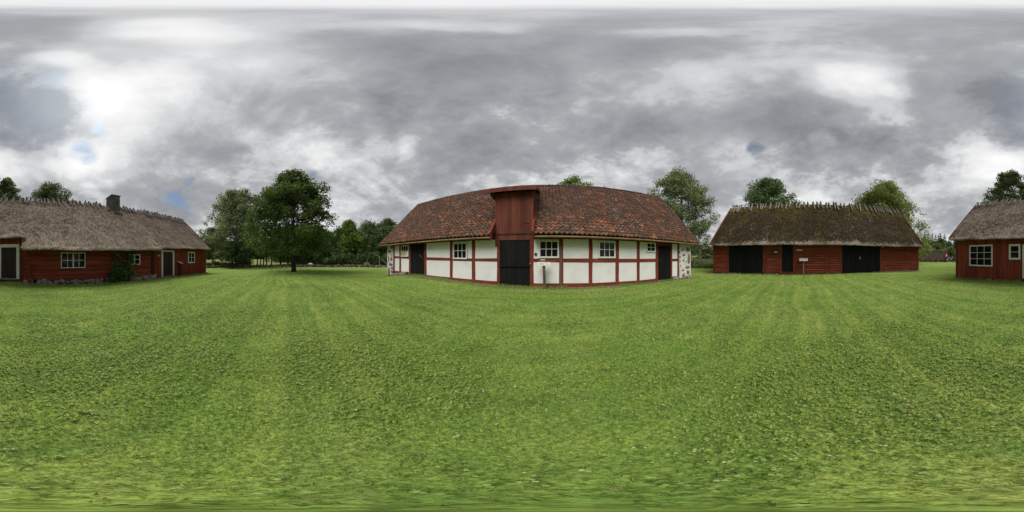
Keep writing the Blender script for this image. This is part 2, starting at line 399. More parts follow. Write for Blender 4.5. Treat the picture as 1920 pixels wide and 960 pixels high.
def mesh_np(name, verts, faces, mat=None, parent=None, smooth_shade=False):
    verts = np.ascontiguousarray(verts, dtype=np.float32).reshape(-1, 3)
    faces = np.ascontiguousarray(faces, dtype=np.int32)
    k = faces.shape[1]; n = faces.shape[0]
    me = bpy.data.meshes.new(name)
    me.vertices.add(len(verts)); me.vertices.foreach_set('co', verts.ravel())
    me.loops.add(n * k); me.loops.foreach_set('vertex_index', faces.ravel())
    me.polygons.add(n); me.polygons.foreach_set('loop_start', np.arange(0, n * k, k, dtype=np.int32))
    try: me.polygons.foreach_set('loop_total', np.full(n, k, dtype=np.int32))
    except Exception: pass
    if smooth_shade: me.polygons.foreach_set('use_smooth', np.ones(n, dtype=bool))
    me.update(calc_edges=True); me.validate()
    return link(name, me, mat, parent)

_bm = bmesh.new(); bmesh.ops.create_icosphere(_bm, subdivisions=2, radius=1)
_bm.verts.ensure_lookup_table()
ICO_V = np.array([v.co[:] for v in _bm.verts]); ICO_F = [[v.index for v in f.verts] for f in _bm.faces]; _bm.free()

class MB:
    def __init__(s): s.v = []; s.f = []
    def add(s, vs, fs):
        n = len(s.v); s.v.extend([tuple(map(float, q)) for q in vs]); s.f.extend([[i + n for i in f] for f in fs]); return s
    def hexa(s, p):   # 8 corners: 0-3 front (ccw seen from front), 4-7 back
        return s.add(p, [[0, 1, 2, 3], [7, 6, 5, 4], [0, 4, 5, 1], [1, 5, 6, 2], [2, 6, 7, 3], [3, 7, 4, 0]])
    def box(s, x0, x1, y0, y1, z0, z1):
        return s.hexa([(x0, y0, z0), (x1, y0, z0), (x1, y0, z1), (x0, y0, z1), (x0, y1, z0), (x1, y1, z0), (x1, y1, z1), (x0, y1, z1)])
    def slab(s, q, y0, y1):   # q: four (u, z) corners, y0 front .. y1 back
        return s.hexa([(u, y0, z) for u, z in q] + [(u, y1, z) for u, z in q])
    def tube(s, pts, rad, n=8, cap=True):
        pts = [np.array(p, float) for p in pts]; m = len(pts)
        rad = rad if hasattr(rad, '__len__') else [rad] * m
        vs = []; ref = None
        for i, p in enumerate(pts):
            d = unit((pts[min(i + 1, m - 1)] - pts[max(i - 1, 0)]))
            a = ref if ref is not None else (np.array([1., 0, 0]) if abs(d[0]) < .9 else np.array([0, 1., 0]))
            a = unit(a - d * np.dot(a, d)); ref = a; b = np.cross(d, a)
            for k in range(n):
                th = 2 * math.pi * k / n
                vs.append(p + rad[i] * (math.cos(th) * a + math.sin(th) * b))
        fs = [[i * n + k, i * n + (k + 1) % n, (i + 1) * n + (k + 1) % n, (i + 1) * n + k] for i in range(m - 1) for k in range(n)]
        if cap: fs += [list(range(n))[::-1], [(m - 1) * n + k for k in range(n)]]
        return s.add(vs, fs)
    def lump(s, c, r, seed=0, rough=.35, block=False):
        d = 1 + rough * (fbm(ICO_V * 1.3 + seed * 7.31, 3, seed) - .5) * 2
        sv = ICO_V
        if block:
            sv = np.sign(ICO_V) * np.abs(ICO_V) ** .55; a = seed * 1.7
            sv = np.stack([sv[:, 0] + .35 * math.sin(a) * sv[:, 2], sv[:, 1], sv[:, 2] + .25 * math.cos(a * 1.3) * sv[:, 0]], -1) * .86
        return s.add(np.array(c) + sv * d[:, None] * np.array(r), ICO_F)
    def build(s, name, mat, parent=None, smooth_shade=False, bevel=0):
        me = bpy.data.meshes.new(name); me.from_pydata(s.v, [], s.f); me.update()
        if smooth_shade:
            for p in me.polygons: p.use_smooth = True
        o = link(name, me, mat, parent)
        if bevel:
            b = bmesh.new(); b.from_mesh(me)
            bmesh.ops.bevel(b, geom=list(b.edges), offset=bevel, segments=1, affect='EDGES', clamp_overlap=True)
            b.to_mesh(me); b.free()
        return o

def empty(name, loc=(0, 0, 0), rz=0):
    o = bpy.data.objects.new(name, None); COL.objects.link(o); o.location = loc; o.rotation_euler = (0, 0, rz); o.empty_display_size = .3
    return o

def tag(o, label=None, cat=None, group=None, kind=None):
    if label: o['label'] = label
    if cat: o['category'] = cat
    if group: o['group'] = group
    if kind: o['kind'] = kind
    return o

def house(name, fr, label, cat):
    o = empty(name, fr.world(0, 0, 0), -R(fr.phi)); tag(o, label, cat); return o

def jit(a): return random.uniform(-a, a)

# ------------------------------------------------------------------ ground
def build_ground():
    na = 480
    rr = np.concatenate([[0.0], np.geomspace(.4, 700, 150)])
    az = np.linspace(0, 2 * np.pi, na, endpoint=False)
    rg, ag = np.meshgrid(rr[1:], az, indexing='ij')
    x, y = rg * np.sin(ag), rg * np.cos(ag)
    z = terrain(x, y)
    v = np.concatenate([[[0, 0, tz(0, 0)]], np.stack([x, y, z], -1).reshape(-1, 3)])
    i = np.arange(len(rr) - 2)[:, None]; j = np.arange(na)[None, :]
    a = 1 + i * na + j; b = 1 + i * na + (j + 1) % na
    quads = np.stack([a, a + na, b + na, b], -1).reshape(-1, 4)
    fan = np.stack([np.zeros(na, int), 1 + np.arange(na), 1 + (np.arange(na) + 1) % na, ], -1)
    me = bpy.data.meshes.new('ground')
    me.from_pydata(v.tolist(), [], fan.tolist() + quads.tolist()); me.update()
    for p in me.polygons: p.use_smooth = True
    o = link('lawn', me, 'lawn_ground'); o['kind'] = 'structure'
    # land use: mown lawn out to its edge, hay meadow beyond
    r = np.hypot(v[:, 0], v[:, 1]); azv = np.degrees(np.arctan2(v[:, 0], v[:, 1]))
    edge = np.interp(azv, [-180, -120, -100, -75, -45, -20, 40, 60, 75, 100, 125, 140, 160, 180], [40, 40, 33, 33, 32, 30, 24, 23.6, 23.6, 30, 46, 47.5, 47.5, 40])
    at = me.attributes.new('lawn', 'FLOAT', 'POINT'); at.data.foreach_set('value', (1 - smooth(-.4, .6, r - edge)).astype(np.float32))
    # bare earth along the feet of the walls
    soil = np.zeros(len(v))
    for fr, u0, u1, w in ((FA, -13, 11.5, 1.0), (FL, -8.3, 18.2, .5), (FR, -9.6, 12.7, .4)):
        p = R(fr.phi); u = v[:, 0] * math.cos(p) - v[:, 1] * math.sin(p); d = v[:, 0] * math.sin(p) + v[:, 1] * math.cos(p) - fr.D
        ins = (u > u0) & (u < u1)
        s = np.where(ins, np.exp(-(np.minimum(d, 0) / w) ** 2) * (d < 3), 0)
        if fr is FA: s = np.where(u < -6, np.maximum(s, np.where(ins, np.exp(-(np.minimum(d, 0) / 1.2) ** 2) * (d < 3), 0)), s)
        soil = np.maximum(soil, s)
    at = me.attributes.new('soil', 'FLOAT', 'POINT'); at.data.foreach_set('value', soil.astype(np.float32))

def scatter(n, r0, r1, r_flat):
    """n points whose density is even inside r_flat and falls with the square of the distance beyond."""
    a_in = .5 * (r_flat ** 2 - r0 ** 2); a_out = r_flat ** 2 * math.log(r1 / r_flat)
    k = rng.random(n) * (a_in + a_out)
    r = np.where(k < a_in, np.sqrt(r0 ** 2 + 2 * np.minimum(k, a_in)), r_flat * np.exp(np.maximum(k - a_in, 0) / r_flat ** 2))
    a = rng.random(n) * 2 * np.pi
    return r * np.sin(a), r * np.cos(a), r

def outside_houses(x, y):
    ok = np.ones(len(x), bool)
    for fr, u0, u1, dep, m in ((FA, -13, 11.4, 9.8, .03), (FL, -8.2, 18.2, 7.8, .1), (FR, -9.5, 12.6, 9.4, .03)):
        p = R(fr.phi); u = x * math.cos(p) - y * math.sin(p); d = x * math.sin(p) + y * math.cos(p) - fr.D
        ok &= ~((u > u0) & (u < u1) & (d > -m) & (d < dep))
    return ok

def build_grass():
    n = 330000
    x, y, r = scatter(n, 0, 15, 2.0)
    ok = outside_houses(x, y); x, y, r = x[ok], y[ok], r[ok]; n = len(x)
    z = terrain(x, y)
    th = rng.random(n) * 2 * np.pi; w = (.0034 + .0009 * r) * rng.uniform(.7, 1.5, n)
    h = (.020 + .0020 * r) * rng.uniform(.5, 1.5, n)
    lean = rng.random(n) * 2 * np.pi; la = h * rng.uniform(.6, 2.8, n)
    c, s = np.cos(th) * w, np.sin(th) * w
    base = np.stack([x, y, z - .004], -1)
    v = np.stack([base + np.stack([c, s, 0 * c], -1), base - np.stack([c, s, 0 * c], -1),
                  base + np.stack([np.cos(lean) * la, np.sin(lean) * la, h], -1)], 1)
    f = np.arange(3 * n).reshape(-1, 3)
    ex = []
    for fr, u0, u1, cnt in ((FA, -13, 11.4, 7000), (FL, -8.2, 18.3, 6500), (FR, -9.6, 12.7, 6500)):
        uu = rng.uniform(u0, u1, cnt); dd = -.04 - np.abs(rng.normal(0, .16, cnt)) - (.42 if fr is FL else 0) * ((uu > -1) & (uu < 10)); p = R(fr.phi)
        keep = vnoise(np.stack([uu * 1.3, 0 * uu, 0 * uu + fr.phi], -1), 8) > .38; uu, dd = uu[keep], dd[keep]
        xx = (fr.D + dd) * math.sin(p) + uu * math.cos(p); yy = (fr.D + dd) * math.cos(p) - uu * math.sin(p); zz = terrain(xx, yy) - .01
        q = rng.random(len(uu)) * 6.28; w2 = rng.uniform(.006, .014, len(uu)); h2 = rng.uniform(.05, .17, len(uu)); b2 = np.stack([xx, yy, zz], -1); o2 = np.stack([np.cos(q) * w2, np.sin(q) * w2, 0 * q], -1)
        ex.append(np.stack([b2 + o2, b2 - o2, b2 + np.stack([rng.normal(0, .05, len(uu)), rng.normal(0, .05, len(uu)), h2], -1)], 1))
    v = np.concatenate([v] + ex); f = np.arange(3 * len(v)).reshape(-1, 3)
    o = mesh_np('grass', v, f, 'grass_blades'); tag(o, 'short mown green grass covering the lawn around the camera', 'grass', kind='stuff')
    # clover leaflets, three to a leaf, in patches
    n = 80000
    x, y, r = scatter(n, 0, 12, 2.4)
    patch = fbm(np.stack([x * .8, y * .8, 0 * x], -1), 4, 21) + .25 * (fbm(np.stack([x * 3, y * 3, 0 * x], -1), 2, 4) - .5)
    ok = outside_houses(x, y) & (patch + rng.normal(0, .12, len(x)) > .53); x, y, r = x[ok], y[ok], r[ok]; n = len(x)
    z = terrain(x, y) + rng.uniform(.012, .035, n)
    a0 = rng.random(n) * 6.28; sz = rng.uniform(.009, .018, n) * (1 + .06 * r)
    tx, ty = rng.normal(0, .35, n), rng.normal(0, .35, n)
    V = []
    for k in range(3):
        a = a0 + k * 2.094
        for (pl, pw) in ((0, 0), (.7, .62), (1.25, 0), (.7, -.62)):
            dx = np.cos(a) * pl * sz - np.sin(a) * pw * sz; dy = np.sin(a) * pl * sz + np.cos(a) * pw * sz
            V.append(np.stack([x + dx, y + dy, z + dx * tx + dy * ty], -1))
    V = np.stack(V, 1); f = (np.arange(n)[:, None, None] * 12 + np.arange(12).reshape(3, 4)[None]).reshape(-1, 4)
    o = mesh_np('clover', V, f, 'clover_leaves'); tag(o, 'patches of clover leaves growing through the mown grass', 'clover', kind='stuff')
    # clover heads
    n = 260; x, y, r = scatter(n, 1.5, 16, 5); ok = outside_houses(x, y); x, y = x[ok], y[ok]
    mb = MB()
    for i in range(len(x)):
        q = .007 + .0011 * math.hypot(x[i], y[i])
        mb.add(np.array([x[i], y[i], tz(x[i], y[i]) + .035]) + ICO_V[:12] * q, [[0, 1, 2]] if 0 else [f for f in ICO12])
    tag(mb.build('clover_flowers', 'flower_white'), 'tiny white clover flowers dotted over the lawn', 'clover flowers', kind='stuff')
    # fallen leaves
    n = 130; x, y, r = scatter(n, .8, 14, 4); ok = outside_houses(x, y); x, y = x[ok], y[ok]; mb = MB()
    for i in range(len(x)):
        a = random.random() * 6.28; s = random.uniform(.018, .035); zz = tz(x[i], y[i]) + .034
        p = []
        for (l, w) in ((-1, 0), (0, .45), (1, 0), (0, -.45)):
            p.append((x[i] + s * (l * math.cos(a) - w * math.sin(a)), y[i] + s * (l * math.sin(a) + w * math.cos(a)), zz + jit(.008)))
        mb.add(p, [[0, 1, 2, 3]])
    tag(mb.build('fallen_leaves', 'fallen_leaf'), 'dry brown leaves scattered on the lawn', 'fallen leaves', kind='stuff')
    # hay meadow beyond the wire fence
    n = 42000
    az = rng.uniform(54, 80, n); r = 23.8 + 26 * rng.random(n) ** 1.6
    x, y = r * np.sin(np.radians(az)), r * np.cos(np.radians(az)); ok = outside_houses(x, y); x, y, r = x[ok], y[ok], r[ok]; n = len(x)
    z = terrain(x, y); th = rng.random(n) * 6.28; w = rng.uniform(.012, .03, n); h = rng.uniform(.25, .75, n) * (1 - .3 * smooth(25, 40, r))
    c, s = np.cos(th) * w, np.sin(th) * w; base = np.stack([x, y, z - .02], -1)
    tip = base + np.stack([rng.normal(0, .12, n), rng.normal(0, .12, n), h], -1)
    v = np.stack([base + np.stack([c, s, 0 * c], -1), base - np.stack([c, s, 0 * c], -1), tip], 1)
    o = mesh_np('meadow_grass', v, np.arange(3 * n).reshape(-1, 3), 'tall_grass'); tag(o, 'tall seeding meadow grass beyond the lawn edge, between the two barns', 'meadow grass', kind='stuff')

_bm = bmesh.new(); bmesh.ops.create_icosphere(_bm, subdivisions=1, radius=1)
_o = [f for f in _bm.faces]; ICO12 = [[v.index for v in f.verts] for f in _o]; ICO_V12 = np.array([v.co[:] for v in _bm.verts]); _bm.free()

# ------------------------------------------------------------------ parts of houses
def window(parent, fr, x0, x1, y0, y1, nc, nr, wall_y=0., fw=.05, cas=.07, frame_mat='white_paint', centre=False, dy=0):
    """Casing and sash bars as one frame, the glass its child; x/y bound the outside of the casing."""
    (u0, za), (u1, zb) = fr.P(x0, y0, dy), fr.P(x1, y0, dy)
    (_, zc), (_, zd) = fr.P(x0, y1, dy), fr.P(x1, y1, dy)
    zt, zbm = (za + zb) / 2, (zc + zd) / 2
    f = MB(); yf = wall_y - .055; yb = wall_y + .01
    # casing, butted
    f.box(u0, u1, yf, yb, zt - cas, zt); f.box(u0, u1, yf - .012, yb, zbm, zbm + cas)
    f.box(u0, u0 + cas, yf + .002, yb, zbm + cas, zt - cas); f.box(u1 - cas, u1, yf + .002, yb, zbm + cas, zt - cas)
    iu0, iu1, iz0, iz1 = u0 + cas, u1 - cas, zbm + cas, zt - cas
    ys0, ys1 = wall_y - .035, wall_y - .003
    for c in range(1, nc):
        uu = iu0 + (iu1 - iu0) * c / nc; hw = .017 if not (centre and c == nc // 2) else .045
        f.box(uu - hw, uu + hw, ys0, ys1, iz0, iz1)
    for r_ in range(1, nr):
        zz = iz0 + (iz1 - iz0) * r_ / nr
        f.box(iu0, iu1, ys0 + .004, ys1 - .002, zz - .016, zz + .016)
    w = f.build('window', frame_mat, parent)
    MB().box(iu0 + .001, iu1 - .001, wall_y - .018, wall_y - .008, iz0 + .001, iz1 - .001).build('pane', 'glass', w)
    return w

def plank_mesh(u0, u1, zb0, zb1, zt, y0, y1, width=.15, gap=.006, batten=False, jitter=.008):
    mb = MB(); u = u0
    while u < u1 - .02:
        w = min(width * random.uniform(.75, 1.3), u1 - u)
        if u1 - u - w < .05: w = u1 - u
        f = lambda q: zb0 + (zb1 - zb0) * (q - u0) / (u1 - u0)
        o = jit(jitter)
        mb.slab([(u + gap / 2, f(u) + jit(.012)), (u + w - gap / 2, f(u + w) + jit(.012)), (u + w - gap / 2, zt), (u + gap / 2, zt)], y0 + o, y1)
        if batten:
            mb.slab([(u + w - .028, f(u + w) - .01), (u + w + .028, f(u + w) - .01), (u + w + .028, zt - .004), (u + w - .028, zt - .004)], y0 - .036 + jit(.004), y0 - .008)
        u += w
    return mb

def door(parent, u0, u1, zb0, zb1, zt, y0, mat, straps=(), handle=None, width=.15, name='door'):
    d = plank_mesh(u0, u1, zb0, zb1, zt, y0, y0 + .05, width).build(name, mat, parent)
    for (s0, s1, z, h) in straps:
        MB().box(s0, s1, y0 - .028, y0 - .012, z, z + h).build('strap_hinge', mat, d)
    if handle:
        u, z = handle
        MB().tube([(u, y0 - .01, z), (u, y0 - .05, z + .01), (u, y0 - .05, z + .10), (u, y0 - .01, z + .11)], .009, 6).build('handle', 'dark_metal', d)
    return d

def log_wall(u0, u1, zb0, zb1, zt, y, n, proj0=.0, proj1=.0):
    mb = MB()
    for k in range(n):
        a0, a1 = zb0 + (zt - zb0) * k / n, zb0 + (zt - zb0) * (k + 1) / n
        b0, b1 = zb1 + (zt - zb1) * k / n, zb1 + (zt - zb1) * (k + 1) / n
        o = jit(.012); r = .045
        prof = lambda z0, z1: [(y + .05, z0 + .004), (y - o + .03, z0 + .012), (y - o, z0 + r + .02), (y - o, z1 - r - .02), (y - o + .03, z1 - .012), (y + .05, z1 - .004), (y + .16, z1 - .004), (y + .16, z0 + .004)]
        p0, p1 = prof(a0, a1), prof(b0, b1); N = len(p0)
        uu = [u0 - (proj0 if k % 2 else 0), u1 + (proj1 if k % 2 else 0)]
        vs = [(uu[0], q[0], q[1]) for q in p0] + [(uu[1], q[0], q[1]) for q in p1]
        mb.add(vs, [[i, i + N, (i + 1) % N + N, (i + 1) % N] for i in range(N)] + [list(range(N)), [i + N for i in range(N)][::-1]])
    return mb

def thatch(parent, u0, u1, eave, ridge, depth, mat, thick=.30, nu=160, ns=26, seed=0, straws=9000, amp=.06, eamp=.05, straw_w=.022, end_caps=True):
    """One piece of thatch: eave(u) -> (y, z) of its front edge, ridge(u) -> (y, z); the rear slope mirrors the front."""
    us = np.linspace(u0, u1, nu)
    E = np.array([eave(u) for u in us]); Rg = np.array([ridge(u) for u in us])
    E = E + np.stack([0 * us, eamp * (fbm(np.stack([us * 1.1, 0 * us + seed, 0 * us], -1), 4, seed) - .5) * 2], -1)
    ring = []
    s = np.linspace(0, 1, ns)
    S = Rg - E; L = np.linalg.norm(S, axis=1, keepdims=True); d = S / L; nrm = np.stack([-d[:, 1], d[:, 0]], -1)
    def disp(y, z, k):
        p = np.stack([us * 2.6, y * 2.2 + 11 * k, z * 2.2], -1)
        p2 = np.stack([us * .45, y * .45 + 5 * k, z * .45], -1)
        return amp * (fbm(p, 4, seed + 3) - .5) * 2 + amp * 1.3 * (fbm(p2, 2, seed + 9) - .5) * 2
    inner = E - nrm * thick + d * .10
    back_in = Rg * 0
    # front: inner soffit point, lip, surface rows up to the ridge
    soff = inner + d * .9
    ring += [soff, inner, E - nrm * thick * .45 - d * .03]
    for i, k in enumerate(s):
        p = E + S * k
        dd = disp(p[:, 0], p[:, 1], 0) * (1 if i < ns - 1 else .4)
        if i == 0: p = p + d * .03; dd = dd * .6
        ring.append(p + nrm * dd[:, None])
    # rear slope mirrored about the ridge line
    for k in (.75, .5, .25, 0):
        p = E + S * k; q = p.copy(); q[:, 0] = 2 * Rg[:, 0] - p[:, 0]
        ring.append(q)
    q = inner.copy(); q[:, 0] = 2 * Rg[:, 0] - inner[:, 0]; ring.append(q)
    q = soff.copy(); q[:, 0] = 2 * Rg[:, 0] - soff[:, 0]; ring.append(q)
    m = len(ring)
    top_in = Rg - np.stack([0 * us, 0 * us + thick * 1.3], -1); ring.append(top_in); m += 1
    V = np.stack([np.stack([us, r_[:, 0], r_[:, 1]], -1) for r_ in ring], 1).reshape(-1, 3)
    F = []
    for i in range(nu - 1):
        for j in range(m):
            a, b = i * m + j, i * m + (j + 1) % m
            F.append([a, b, b + m, a + m])
    tri_caps = []
    me_v = V.tolist()
    if end_caps:
        for base, flip in ((0, False), ((nu - 1) * m, True)):
            # cap = strips between outer surface and inner edge
            c = base + m - 1
            for j in range(m - 2):
                tri_caps.append([base + j, base + j + 1, c][::-1] if flip else [base + j, base + j + 1, c])
    me = bpy.data.meshes.new('thatch_roof')
    # loose straw ends lying on the slope
    n = straws
    su = rng.uniform(u0 + .02, u1 - .02, n); sk = rng.random(n) ** 1.15
    ne = int(n * .22); sk[:ne] = rng.random(ne) * .03 - .012
    Ei = np.stack([np.interp(su, us, E[:, 0]), np.interp(su, us, E[:, 1])], -1); Ri = np.stack([np.interp(su, us, Rg[:, 0]), np.interp(su, us, Rg[:, 1])], -1)
    Si = Ri - Ei; di = unit(Si); ni = np.stack([-di[:, 1], di[:, 0]], -1)
    P0 = Ei + Si * sk[:, None]
    pz = np.stack([su * 2.6, P0[:, 0] * 2.2, P0[:, 1] * 2.2], -1); pz2 = np.stack([su * .45, P0[:, 0] * .45, P0[:, 1] * .45], -1)
    dsp = amp * (fbm(pz, 4, seed + 3) - .5) * 2 + amp * 1.3 * (fbm(pz2, 2, seed + 9) - .5) * 2
    ln = rng.uniform(.10, .34, n); lift = rng.uniform(.0, .055, n); side = rng.normal(0, .10, n); w = straw_w * rng.uniform(.5, 1.6, n)
    top = P0 + di * (ln * .6)[:, None] + ni * (dsp + .004)[:, None]; bot = P0 - di * (ln * .4)[:, None] + ni * (dsp + lift)[:, None]
    sv = np.stack([np.stack([su - w, top[:, 0], top[:, 1]], -1), np.stack([su + w, top[:, 0], top[:, 1]], -1),
                   np.stack([su + side + w * .5, bot[:, 0], bot[:, 1]], -1), np.stack([su + side - w * .5, bot[:, 0], bot[:, 1]], -1)], 1).reshape(-1, 3)
    nb = len(me_v)
    F2 = (np.arange(n)[:, None] * 4 + np.arange(4)[None] + nb).tolist()
    me.from_pydata(me_v + sv.tolist(), [], F + tri_caps + F2); me.update()
    return link('thatch_roof', me, mat, parent)

def ridge_sticks(parent, us, ridge, mat='old_wood', L=.62, top=.26, slope=1.0):
    """Pairs of split sticks straddling the ridge; each pair is one part, copied along it."""
    protos = []
    for k in range(3):
        mb = MB(); a = unit(np.array([1., slope])); rr = .066
        for sgn in (1, -1):
            j = jit(.05); l = L * random.uniform(.8, 1.15); tp = top * random.uniform(.5, 1.4)
            o = .06 * sgn
            p0 = (o + j, -sgn * l * a[0], -l * a[1] + .19); p1 = (o, 0, .17); p2 = (o - j, sgn * tp * a[0], .17 + tp * a[1])
            mb.tube([p0, p1, p2], [rr, rr * 1.05, rr * .75], 5)
        protos.append(mb.build('ridge_stick', mat, parent))
    for i, u in enumerate(us):
        y, z = ridge(u)
        if i < 3: o = protos[i]
        else:
            o = protos[i % 3].copy(); COL.objects.link(o); o.parent = parent
        o.location = (u, y, z); o.rotation_euler = (0, jit(.04), jit(.16)); s = random.uniform(.85, 1.2); o.scale = (s, s, s)

def stones_row(mb, pts, rx, rz, seed=0):
    for i, (u, y, z) in enumerate(pts):
        k = random.uniform(.55, 1.45)
        MB().lump((u + jit(.05), y + jit(.05), z), (rx * k, .16 * random.uniform(.8, 1.2), rz * random.uniform(.6, 1.3)), seed + i, .6, True).build('foundation_stone', 'field_stone', mb)

# ------------------------------------------------------------------ the half-timbered barn
def build_barn_a():
    fr = FA
    B = house('half_timbered_barn', fr, 'long white plastered barn with red timber frame, black doors and clay tile roof', 'barn')
    uL, uR = fr.U(727), fr.U(1294.3)
    DEP = 9.7; ZT = 2.64
    EY, EZ = -.5, 2.80
    ry = 4.72
    rt = lambda u: float(np.interp(u, [-13.7, -6, 0, 6, 11.4], [7.93, 7.9, 7.93, 8.1, 8.32]))
    # wall body with gables
    mb = MB()
    mb.box(uL + .03, uR - .03, .07, DEP, -.5, ZT)
    for u0, u1 in ((uL + .05, uL + .25), (uR - .25, uR - .05)):
        zr = rt(u0) - .3
        vs = [(u0, .1, ZT), (u0, DEP - .1, ZT), (u0, ry, zr - .1), (u1, .1, ZT), (u1, DEP - .1, ZT), (u1, ry, zr - .1)]
        mb.add(vs, [[0, 1, 2], [5, 4, 3], [0, 3, 4, 1], [1, 4, 5, 2], [2, 5, 3, 0]])
    mb.build('wall', 'mortar', B)
    rail_t = lambda x: np.interp(x, [738, 770, 800, 885, 932, 1000, 1104, 1194, 1229, 1271], [480.2, 481.6, 482.2, 484.6, 484.2, 484.7, 484.6, 485.3, 485.0, 485.0])
    rail_b = lambda x: np.interp(x, [738, 770, 800, 885, 932, 1000, 1104, 1194, 1229, 1271], [483.8, 485.6, 487.6, 489.7, 490.4, 491.0, 492.2, 491.8, 491.0, 489.8])
    sill_t = lambda x: np.interp(x, [738, 767, 800, 846, 885, 932, 1000, 1104, 1154, 1194, 1229, 1260, 1273], [507.3, 510.8, 515.5, 520.2, 523.8, 527.5, 531, 530.9, 528.3, 526.2, 522.3, 518.4, 517.6])
    sill_b = lambda x: np.interp(x, [738, 767, 800, 846, 885, 932, 1000, 1104, 1154, 1194, 1229, 1260, 1273], [510, 513.8, 518.6, 524.6, 528.6, 533.2, 536.6, 536.6, 534, 531.6, 527.5, 522.2, 521])
    # door bays have no rail or sill
    posts = [(737.8, 740.2), (748.9, 752), (767, 770.4), (795.5, 799.7), (844, 848.6), (885, 891), (932, 937), (993.5, 1000.5), (1048.5, 1055.8), (1104, 1110.6),
             (1154, 1160.2), (1194, 1199.2), (1229, 1233.6), (1257.4, 1260.2), (1270, 1273)]
    doors = {2, 6, 12}
    for a, b in posts:
        x = (a + b) / 2; u0, u1 = fr.U(a), fr.U(b); j = jit(.02)
        zb = fr.P(x, sill_b(x))[1] + .01
        if b == 1000.5 or a == 932: zb -= .02
        mb = MB(); nz = 6
        # a slightly crooked post, hewn
        zz = np.linspace(zb, ZT + .02, nz); prev = None
        pts = [(u0 + jit(.012), u1 + jit(.012)) for _ in zz]
        vs = []
        for (p, q), z in zip(pts, zz): vs += [(p, -.022, z), (q, -.022, z), (q, .065, z), (p, .065, z)]
        fs = [[0, 3, 2, 1], [4 * nz - 4, 4 * nz - 3, 4 * nz - 2, 4 * nz - 1]]
        for i in range(nz - 1):
            for k in range(4): fs.append([4 * i + k, 4 * i + (k + 1) % 4, 4 * i + 4 + (k + 1) % 4, 4 * i + 4 + k])
        mb.add(vs, fs).build('post', 'red_timber', B)
    for i in range(len(posts) - 1):
        if i in doors: continue
        a, b = posts[i][1], posts[i + 1][0]
        P = lambda x, f: fr.P(x, f(x))
        q = [P(a, rail_b), P(b, rail_b), P(b, rail_t), P(a, rail_t)]
        MB().slab(q, -.014 + jit(.004), .066).build('rail', 'red_timber', B, bevel=.006)
        a2, b2 = posts[i][0], posts[i + 1][1]
        a2 = a if i - 1 in doors else a2
        q = [P(a2, sill_b), P(b2, sill_b), P(b2, sill_t), P(a2, sill_t)]
        q[0] = (q[0][0], q[0][1] - .05); q[1] = (q[1][0], q[1][1] - .05)
        eps = .003 * (i % 2)
        MB().slab(q, -.030 - eps, .064).build('sill_beam', 'red_timber', B, bevel=.008)
        # infill panels
        for lo, hi in ((sill_t, rail_t), (rail_t, None)):
            ua, ub = fr.U(a) - .03, fr.U(b) + .03
            z0, z1 = P(a, lo)[1] - .03, P(b, lo)[1] - .03
            if lo is rail_t: z0 += .0; z2 = z3 = ZT - .005
            else: z2, z3 = P(b, hi)[1] - .02, P(a, hi)[1] - .02
            nu, nz = 9, 7; vs = []; fs = []
            for jz in range(nz):
                for ju in range(nu):
                    s, t_ = ju / (nu - 1), jz / (nz - 1)
                    z = (z0 * (1 - s) + z1 * s) * (1 - t_) + (z3 * (1 - s) + z2 * s) * t_
                    u = ua + (ub - ua) * s
                    bulge = .010 * (fbm(np.array([u * 1.2, 3. * (lo is sill_t), z * 1.2]), 3, 2) - .5) * 2
                    vs.append((u, .004 - bulge, z))
            for jz in range(nz - 1):
                for ju in range(nu - 1):
                    k = jz * nu + ju; fs.append([k, k + 1, k + nu + 1, k + nu])
            m = MB(); m.add(vs, fs)
            # closing edge so that the panel has thickness
            bd = [(ua, .075, z0), (ub, .075, z1), (ub, .075, z2), (ua, .075, z3)]; n0 = len(m.v)
            m.v += bd; c = [0, nu - 1, nu * nz - 1, nu * (nz - 1)]
            m.f += [[n0 + 3, n0 + 2, n0 + 1, n0]]
            m.build('plaster_panel', 'plaster', B, smooth_shade=True)
    # black doors
    def adoor(x0, x1, yt, yb0, yb1, **k):
        u0, zb0 = fr.P(x0, yb0); u1, zb1 = fr.P(x1, yb1)
        zt = ZT - .01 if yt is None else fr.P((x0 + x1) / 2, yt)[1]
        return u0 - .005, u1 + .005, zb0, zb1, zt
    d = adoor(770.4, 795.5, None, 513.8, 515.5); d = door(B, *d, .0, 'black_paint', handle=None)
    u, z = fr.P(789, 480); MB().tube([(u - .10, -.03, z + .12), (u + .12, -.03, z - .10)], .012, 6).build('bar_latch', 'metal', d)
    u, z = fr.P(794.7, 485); MB().box(u - .05, u + .08, -.035, -.004, z - .05, z + .06).build('lock', 'dark_metal', d)
    d = adoor(937, 993.5, 450.2, 534, 535.5); zt = d[4]
    zz = fr.P(965, 498.5)[1]
    d = door(B, *d, -.004, 'black_paint', width=.19)
    MB().box(d_u0 := fr.U(937) - .02, fr.U(993.5) + .0, -.07, -.02, zz - .035, zz + .035).build('cross_bar', 'black_paint', d)
    for yy in (498.5, 525):
        u, z = fr.P(938.5, yy); MB().box(u - .09, u + .14, -.078, -.062, z - .022, z + .022).build('strap_hinge', 'dark_metal', d)
    u, z = fr.P(994.4, 493.3)
    lk = MB(); lk.box(u - .02, u + .03, -.085, -.05, z - .055, z + .02); lk.build('padlock', 'orange_plastic', d)
    # boards above the central door, lintel
    u0, u1 = fr.U(932.5), fr.U(1000.2)
    ztop = 5.42
    lin0, lin1 = zt + .004, fr.P(965, 438.5)[1]
    d = adoor(1233.6, 1257.4, None, 525, 522.8); zt2 = fr.P(1245, 461)[1]
    d = door(B, d[0], d[1], d[2], d[3], zt2, .0, 'black_paint')
